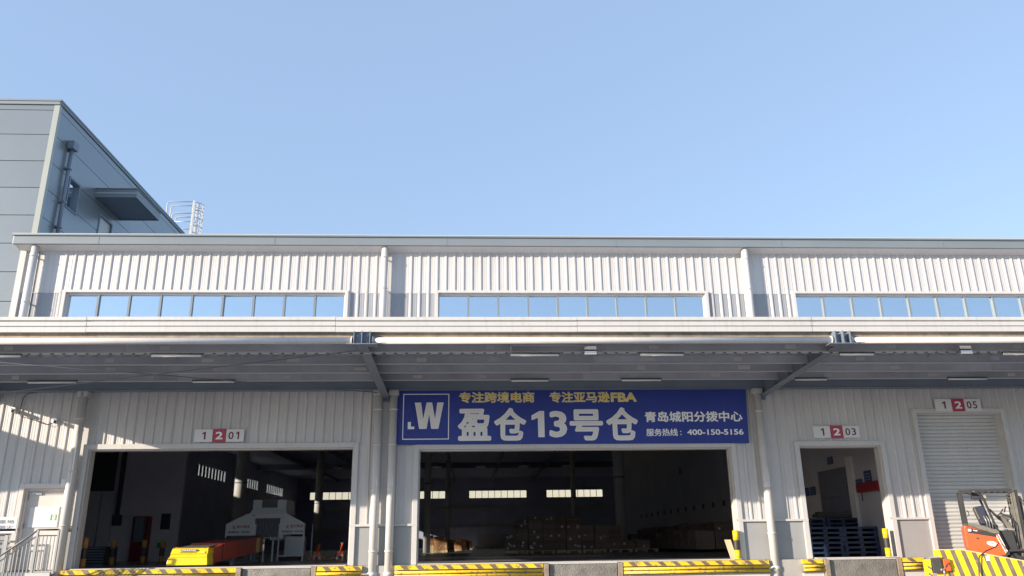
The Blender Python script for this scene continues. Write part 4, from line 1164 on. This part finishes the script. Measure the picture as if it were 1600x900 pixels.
# row lit by the side windows
lit = [(-2.45, 27.2, 0.55, 0.55, 0.3), (-1.95, 29.6, 0.60, 0.80, 0.0), (-1.62, 31.0, 0.25, 0.65, 0.0), (-1.50, 34.2, 0.75, 0.62, 0), (-0.98, 41.5, 0.5, 0.75, 0), (-0.72, 43.5, 0.7, 0.7, 0), (-0.35, 46.0, 0.4, 0.6, 0), (-0.15, 51.5, 0.45, 0.6, 0), (-1.2, 38.0, 0.3, 0.6, 0)]
labs = ["sunlit carton hanging highest at the left of the row inside the middle door", "tallest sunlit carton of the row, behind the first slim column", "narrow sunlit carton right beside the tallest one", "wide sunlit carton in the middle of the row",
        "sunlit carton, right half of the row, narrow and bright", "sunlit carton, right half of the row, broad and orange", "small sunlit carton near the right end of the row", "last and farthest sunlit carton of the row", "slim sunlit carton between the wide ones"]
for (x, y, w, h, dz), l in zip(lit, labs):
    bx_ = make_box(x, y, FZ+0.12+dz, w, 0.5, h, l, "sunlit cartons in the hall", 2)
    bx_.data.materials[0] = CARD_LIT
    p = MB().box(x-w/2-0.03, x+w/2+0.03, y-0.3, y+0.3, FZ, FZ+0.119+dz)
    solo(p, "carton_platform", CREAM, "low stand under the " + l.replace("inside the middle door", "").strip()[:70].rstrip(" ,"), "pallet", (x, y, FZ), "stands under the sunlit cartons")
# dim stacks along the right wall
for i in range(16):
    yy = 14.5+i*1.25
    cx = 10.75 if i < 10 else 10.4
    for j in range(2 if i < 12 else 3):
        xx = cx-j*0.85
        z = FZ+0.12; nb = 0
        top = 2.55-0.32*j-rr.uniform(0, 0.2)-(0.35 if i > 11 else 0)
        while z < top-0.15:
            h = rr.uniform(0.28, 0.42)
            make_box(xx, yy, z, 0.8, 1.1, h, "dark carton, %s up in the %s near-to-far column, row %s from right wall" % (ORD[nb], ORD[i], ("one", "two", "three")[j]), "cartons along the right hall wall", rr.choice((0, 0, 0, 1)), rng=rr)
            z += h+0.003; nb += 1
# flat panels / boards at the back left of the middle opening
solo(MB().box(0.6, 3.2, 60, 60.2, FZ, 2.6), "white_crate_wall", COLM, "pale low crate wall far behind the carton row", "crate", (1.9, 60, FZ))

# left bay: duct, cabinet, crate, panels
D = thing("wall_duct", "black vertical cable duct ending in a box on the left bay wall", "duct", (-14.0, 12.5, 2.8))
MB().box(-14.09, -13.95, 12.45, 12.58, 3.0, 9.8).build("duct_run", JOINT, D)
MB().box(-14.14, -13.82, 12.38, 12.58, 2.62, 3.02).build("junction_box", JOINT, D, bevel=0.02)
F = thing("fire_cabinet", "tall red fire cabinet against the left bay wall", "cabinet", (-12.9, 12.3, FZ))
MB().box(-13.25, -12.65, 12.2, 12.58, FZ, 2.95).build("cabinet_body", REDI, F, bevel=0.01)
MB().box(-13.22, -12.68, 12.185, 12.199, 1.33, 2.1).build("cabinet_door", REDI, F); MB().box(-13.22, -12.68, 12.185, 12.199, 2.15, 2.9).build("cabinet_door", REDI, F)
solo(MB().box(-13.05, -12.72, 11.9, 12.1, 2.0, 2.9), "hanging_rack", STEEL, "dark rack of tools beside the red fire cabinet", "rack", (-12.9, 12.0, 2.0))
K = thing("low_crate", "low dark wire crate behind the bollards in the left bay", "crate", (-11.6, 6.0, FZ))
for i in range(7): MB().box(-12.0, -11.2, 5.2, 5.24, FZ+0.08*i, FZ+0.05+0.08*i).build("slat", STEEL, K)
MB().box(-11.98, -11.22, 5.25, 6.2, FZ, FZ+0.55).build("crate_body", BLK, K)
for a, b, l in ((-15.3, -14.75, "pale blue-grey door leaf, left one, on the left bay wall"), (-14.7, -14.2, "pale blue-grey door leaf, right one, on the left bay wall")):
    solo(MB().box(a, b, 12.5, 12.58, FZ+0.1, 3.9), "inner_panel_door", SHUT, l, "door", ((a+b)/2, 12.5, FZ), "inner door leaves in the left bay")
solo(MB().box(-15.6, -14.3, 12.54, 12.59, 3.95, 6.0), "dark_board", JOINT, "dark blank board on the upper left bay wall", "board", (-15, 12.5, 3.9))
solo(MB().box(-12.35, -12.05, 12.55, 12.59, 1.75, 1.95), "exit_sign", GREEN, "small green exit sign low on the left bay wall", "sign", (-12.2, 12.55, 1.75))
solo(MB().box(-12.30, -11.95, 12.53, 12.59, 2.45, 3.05), "notice_frame", BLK, "dark framed notice right of the red cabinet", "notice", (-12.1, 12.55, 2.45))

# telescopic conveyor
CV = thing("telescopic_conveyor", "red telescopic belt conveyor with bright yellow head inside the left door", "conveyor", (-6.98, 0.1, FZ))
hd = MB()
hd.hexa([(-7.46, 0.0, 1.34), (-6.47, 0.0, 1.34), (-6.47, 0.5, 1.34), (-7.46, 0.5, 1.34), (-7.43, 0.02, 1.52), (-6.49, 0.02, 1.52), (-6.49, 0.5, 1.52), (-7.43, 0.5, 1.52)])
hd.hexa([(-7.41, 0.04, 1.522), (-6.50, 0.04, 1.522), (-6.50, 0.5, 1.522), (-7.41, 0.5, 1.522), (-7.39, 0.07, 1.60), (-6.51, 0.07, 1.60), (-6.51, 0.5, 1.60), (-7.39, 0.5, 1.60)])
hd.hexa([(-7.40, 0.05, 1.602), (-6.49, 0.05, 1.602), (-6.49, 0.5, 1.602), (-7.40, 0.5, 1.602), (-7.37, 0.10, 1.735), (-6.50, 0.10, 1.735), (-6.50, 0.5, 1.735), (-7.37, 0.5, 1.735)])
h = hd.build("head_housing", YEL2, CV, bevel=0.008)
MB().box(-7.15, -6.76, 0.05, 0.073, 1.665, 1.71).build("name_plate", BLACKP, h)
lettering("DIMAND", -7.13, -6.78, 1.673, 1.702, 0.046, PWHITE, h, bold=0.03)
for k in range(8): MB().box(-7.16+0.05*k, -7.145+0.05*k, 0.043, 0.06, 1.63, 1.645).build("indicator", BLACKP, h)
MB().box(-6.66, -6.56, 0.043, 0.062, 1.62, 1.66).build("warning_sticker", PGOLD, h)
MB().hexa([(-7.32, 0.5, 1.36), (-6.52, 0.5, 1.36), (-6.56, 1.5, 1.40), (-7.36, 1.5, 1.40), (-7.32, 0.5, 1.73), (-6.52, 0.5, 1.73), (-6.56, 1.5, 1.83), (-7.36, 1.5, 1.83)]).build("inner_section", RED, CV)
MB().hexa([(-7.44, 1.62, 1.42), (-6.56, 1.62, 1.42), (-6.78, 6.6, 1.60), (-7.66, 6.6, 1.60), (-7.44, 1.62, 1.85), (-6.56, 1.62, 1.85), (-6.78, 6.6, 2.08), (-7.66, 6.6, 2.08)]).build("outer_section", RED, CV)
MB().hexa([(-7.38, 1.5, 1.41), (-6.58, 1.5, 1.41), (-6.58, 1.62, 1.41), (-7.38, 1.62, 1.41), (-7.38, 1.5, 1.83), (-6.58, 1.5, 1.83), (-6.58, 1.62, 1.83), (-7.38, 1.62, 1.83)]).build("section_seal", RUBBER, CV)
MB().hexa([(-7.26, 0.15, 1.738), (-6.62, 0.15, 1.738), (-6.84, 6.6, 2.082), (-7.60, 6.6, 2.082), (-7.26, 0.15, 1.755), (-6.62, 0.15, 1.755), (-6.84, 6.6, 2.10), (-7.60, 6.6, 2.10)]).build("belt", BELT, CV)
MB().box(-7.36, -7.20, 0.2, 0.5, 1.737, 1.76).box(-6.68, -6.52, 0.2, 0.5, 1.737, 1.76).build("orange_guard", ORANGE, CV)
MB().box(-7.2, -7.1, 6.2, 6.4, FZ, 1.6).box(-7.0, -6.9, 6.2, 6.4, FZ, 1.6).box(-7.3, -7.2, 2.9, 3.1, FZ, 1.47).box(-6.75, -6.65, 2.9, 3.1, FZ, 1.47).bar((-7.3, 3, FZ+0.05), (-7.3, 6.4, FZ+0.05), 0.08, 0.08).bar((-6.7, 3, FZ+0.05), (-6.9, 6.4, FZ+0.05), 0.08, 0.08).build("support_frame", STEEL, CV)
MB().hexa([(-6.74, 5.6, 1.56), (-6.735, 5.6, 1.56), (-6.755, 6.1, 1.58), (-6.76, 6.1, 1.58), (-6.735, 5.6, 2.0), (-6.73, 5.6, 2.0), (-6.75, 6.1, 2.03), (-6.755, 6.1, 2.03)]).build("hazard_patch", PGOLD, CV)

# white gate machine
GM = thing("scanning_gate", "pale grey parcel scanning gate with red lettering behind the conveyor", "scanner", (-7.1, 8.2, FZ))
MB().box(-7.56, -6.42, 8.0, 9.4, 3.0, 3.30).build("top_housing", MACH, GM, bevel=0.01)
MB().box(-7.25, -6.72, 7.985, 7.999, 3.03, 3.29).build("screen", CURT, GM)
MB().box(-7.72, -6.5, 7.9, 8.1, 2.68, 2.84).build("crossbeam", MACH, GM, bevel=0.01)
MB().box(-7.52, -7.44, 7.885, 7.899, 2.76, 2.79).build("sensor", JOINT, GM)
MB().hexa([(-7.66, 8.0, 2.84), (-6.4, 8.0, 2.84), (-6.4, 9.4, 2.84), (-7.66, 9.4, 2.84), (-7.55, 8.05, 3.0), (-6.43, 8.05, 3.0), (-6.43, 9.35, 3.0), (-7.55, 9.35, 3.0)]).build("sloped_hood", MACH, GM)
MB().prism([(-8.42, 2.12), (-7.44, 2.12), (-7.44, 2.84), (-7.72, 2.84), (-8.42, 2.50)], 'y', 7.98, 8.02).build("side_panel", MACH, GM)
MB().prism([(-6.58, 2.14), (-5.78, 2.14), (-5.74, 2.50), (-6.42, 2.86), (-6.58, 2.86)], 'y', 7.94, 7.98).build("side_panel", MACH, GM)
for x in (-8.40, -7.42, -6.60, -5.76): MB().box(x-0.025, x+0.025, 7.99, 8.05, FZ, 2.5).build("leg", MACH, GM)
for x in (-5.72, -8.42): MB().box(x-0.02, x+0.02, 9.3, 9.35, FZ, 2.5).build("leg", MACH, GM)
MB().box(-8.4, -7.42, 8.0, 8.04, 1.45, 1.49).box(-6.6, -5.76, 8.0, 8.04, 1.42, 1.46).build("foot_rail", MACH, GM)
for k in range(10): MB().box(-7.42+0.078*k, -7.36+0.078*k, 8.06, 8.068, 1.5, 2.68).build("curtain_strip", CURT, GM)
MB().box(-6.60, -6.48, 8.03, 9.3, 2.0, 2.84).build("inner_panel", MACH, GM)
MB().box(-6.5, -5.85, 8.5, 8.9, 1.45, 2.08).build("control_cabinet", MACH, GM)
MB().box(-8.3, -7.5, 8.5, 8.9, 1.45, 2.08).build("control_cabinet", STEEL, GM)
for (x0, y, mm) in ((-8.34, 7.976, SIGNR), (-6.52, 7.936, SIGNR)):
    lettering("K", x0+0.17, x0+0.26, 2.33, 2.45, y, mm, GM, bold=0.03)
    lettering("盈尔物流", x0+0.29, x0+0.73, 2.36, 2.46, y, mm, GM, bold=0.02)
    lettering("跨境物流一站专家", x0+0.02, x0+0.73, 2.20, 2.27, y, BLACKP, GM, bold=0.02)
CR = thing("roller_table", "grey roller table standing between conveyor and scanning gate", "roller table", (-6.9, 7.2, FZ))
for x in (-7.3, -6.9, -6.6): MB().box(x-0.025, x+0.025, 7.2, 7.25, FZ, 2.0).build("leg", MACH, CR)
for x in (-7.3, -6.6): MB().bar((x, 6.8, 2.0), (x, 9.2, 2.0), 0.04, 0.1).build("side_rail", MACH, CR)
for k in range(9): MB().tube([(-7.28, 6.9+0.26*k, 2.02), (-6.62, 6.9+0.26*k, 2.02)], 0.03, 8).build("roller", GALV, CR)

# two orange pallet trucks in the left opening
for x, l in ((-5.40, "orange hand pallet truck, left one, parked at the right of the left door"), (-4.60, "orange hand pallet truck, right one, half hidden by the door jamb")):
    y = 8.6
    T = thing("pallet_truck", l, "pallet truck", (x, y, FZ), "orange pallet trucks")
    MB().bar((x, y, FZ+0.15), (x+0.12, y-0.12, FZ+0.56), 0.06, 0.05).build("handle", ORANGE, T)
    MB().tube([(x+0.03, y-0.12, FZ+0.56), (x+0.21, y-0.12, FZ+0.56)], 0.02, 8).build("grip", BLK, T)
    MB().box(x-0.1, x+0.14, y-0.05, y+0.15, FZ+0.1, FZ+0.3).build("pump_body", ORANGE, T, bevel=0.01)
    for dx in (-0.26, 0.14): MB().box(x+dx, x+dx+0.15, y+0.15, y+1.3, FZ+0.05, FZ+0.1).build("fork", ORANGE, T)
    for dx in (-0.08, 0.10): MB().tube([(x+dx, y-0.02, FZ+0.09), (x+dx+0.05, y-0.02, FZ+0.09)], 0.09, 14).build("wheel", TAPE, T)
solo(MB().box(-6.0, -3.2, 10.5, 11.6, FZ, FZ+0.06), "floor_pallet", CREAM, "flat wooden pallet deck on the floor behind the pallet trucks", "pallet", (-4.6, 11, FZ))

# blue pallets stacked inside the narrow door
pal = None
def pallet_mesh():
    m = MB()
    for k in range(6): m.box(-0.5, 0.5, -0.4+k*0.14, -0.4+k*0.14+0.09, 0.105, 0.125)
    m.box(-0.5, -0.4, -0.4, 0.4, 0.0, 0.104).box(-0.06, 0.06, -0.4, 0.4, 0.0, 0.104).box(0.4, 0.5, -0.4, 0.4, 0, 0.104).box(-0.4, 0.4, -0.4, -0.36, 0.07, 0.104)
    return m
for sx_, sy_, n in ((8.92, 2.4, 6), (9.95, 2.4, 6), (10.97, 2.4, 6), (10.97, 3.4, 8), (9.94, 3.4, 8), (8.91, 3.4, 8)):
    for k in range(n):
        if pal is None:
            pal = pallet_mesh().build("plastic_pallet", PALB, None)
            o = pal
        else: o = pal.copy(); link(o)
        o.location = (sx_+rr.uniform(-.015, .015), sy_+rr.uniform(-.015, .015), FZ+0.005+k*0.133)
        tag(o, "blue plastic pallet, %s up, in the %s %s stack inside the narrow door" % (ORD[k], "front" if sy_ < 3 else "rear", "left" if sx_ < 9.3 else ("middle" if sx_ < 10.5 else "right")), "pallet", "blue plastic pallets inside the narrow door")
solo(MB().box(10.35, 11.4, 3.3, 3.7, 2.36, 2.46).box(10.4, 10.9, 3.3, 3.6, 2.46, 2.52), "pallet_cover", BLK, "flat dark cover lying on top of the rear blue pallets", "cover", (10.9, 3.5, 2.36))
# on the partition wall seen through the narrow door
ID = thing("inner_shutter", "closed grey inner shutter in the side wall seen through the narrow door", "shutter", (11.49, 4.5, FZ))
for i in range(6): MB().box(11.46, 11.495, 3.48, 5.50, FZ+0.432*i, FZ+0.425+0.432*i).build("shutter_slat", INSH, ID)
solo(MB().box(11.40, 11.495, 2.95, 3.30, FZ, 4.12), "wall_pilaster", MACH, "pale pilaster right of the inner shutter", "pilaster", (11.45, 3.1, FZ))
def wallsign(y0, y1, z0, z1, m_, lab, txt=None):
    S = thing("wall_placard", lab, "placard", (11.49, (y0+y1)/2, z0), "placards on the hall side wall")
    MB().box(11.485, 11.498, y0, y1, z0, z1).build("placard_board", m_, S)
    for k in range(3): MB().box(11.482, 11.4845, y0+0.06, y1-0.06, z0+(z1-z0)*(0.2+0.25*k), z0+(z1-z0)*(0.3+0.25*k)).build("printed_line", STEEL, S)
wallsign(1.95, 2.38, 3.28, 3.62, SIGNB, "dark blue placard above the red cabinet seen through the narrow door")
wallsign(2.55, 2.95, 3.15, 3.42, SIGNB, "small dark placard right beside the pale pilaster")
wallsign(5.9, 6.35, 3.15, 3.42, SIGNB, "small placard left of the inner shutter")
wallsign(6.45, 6.8, 3.15, 3.42, SIGNB, "leftmost dark placard beside the narrow door's left jamb")
wallsign(4.3, 4.7, 4.02, 4.25, SIGNB, "faint placard above the inner shutter")
wallsign(23.1, 23.7, 5.2, 5.6, SIGNB, "small blue wall sign high on the side wall inside the middle door")
HB = thing("hose_reel_box", "red fire hose box on the side wall seen through the narrow door", "fire box", (11.3, 2.0, 3.0))
MB().box(11.3, 11.495, 1.3, 2.6, 3.02, 3.28).build("box_body", REDI, HB, bevel=0.01)
MB().tube([(11.38, 2.45, 3.02), (11.38, 2.45, 2.78)], 0.015, 6).build("hose", BLK, HB)
for k in range(12):
    y = 15.9+k*1.68
    solo(MB().box(11.482, 11.498, y, y+0.32, 3.24, 3.48), "wall_vent", JOINT, "small dark square vent, %s from the right in the receding row on the hall wall" % ORD[k], "vent", (11.49, y, 3.3), "vents along the right hall wall")
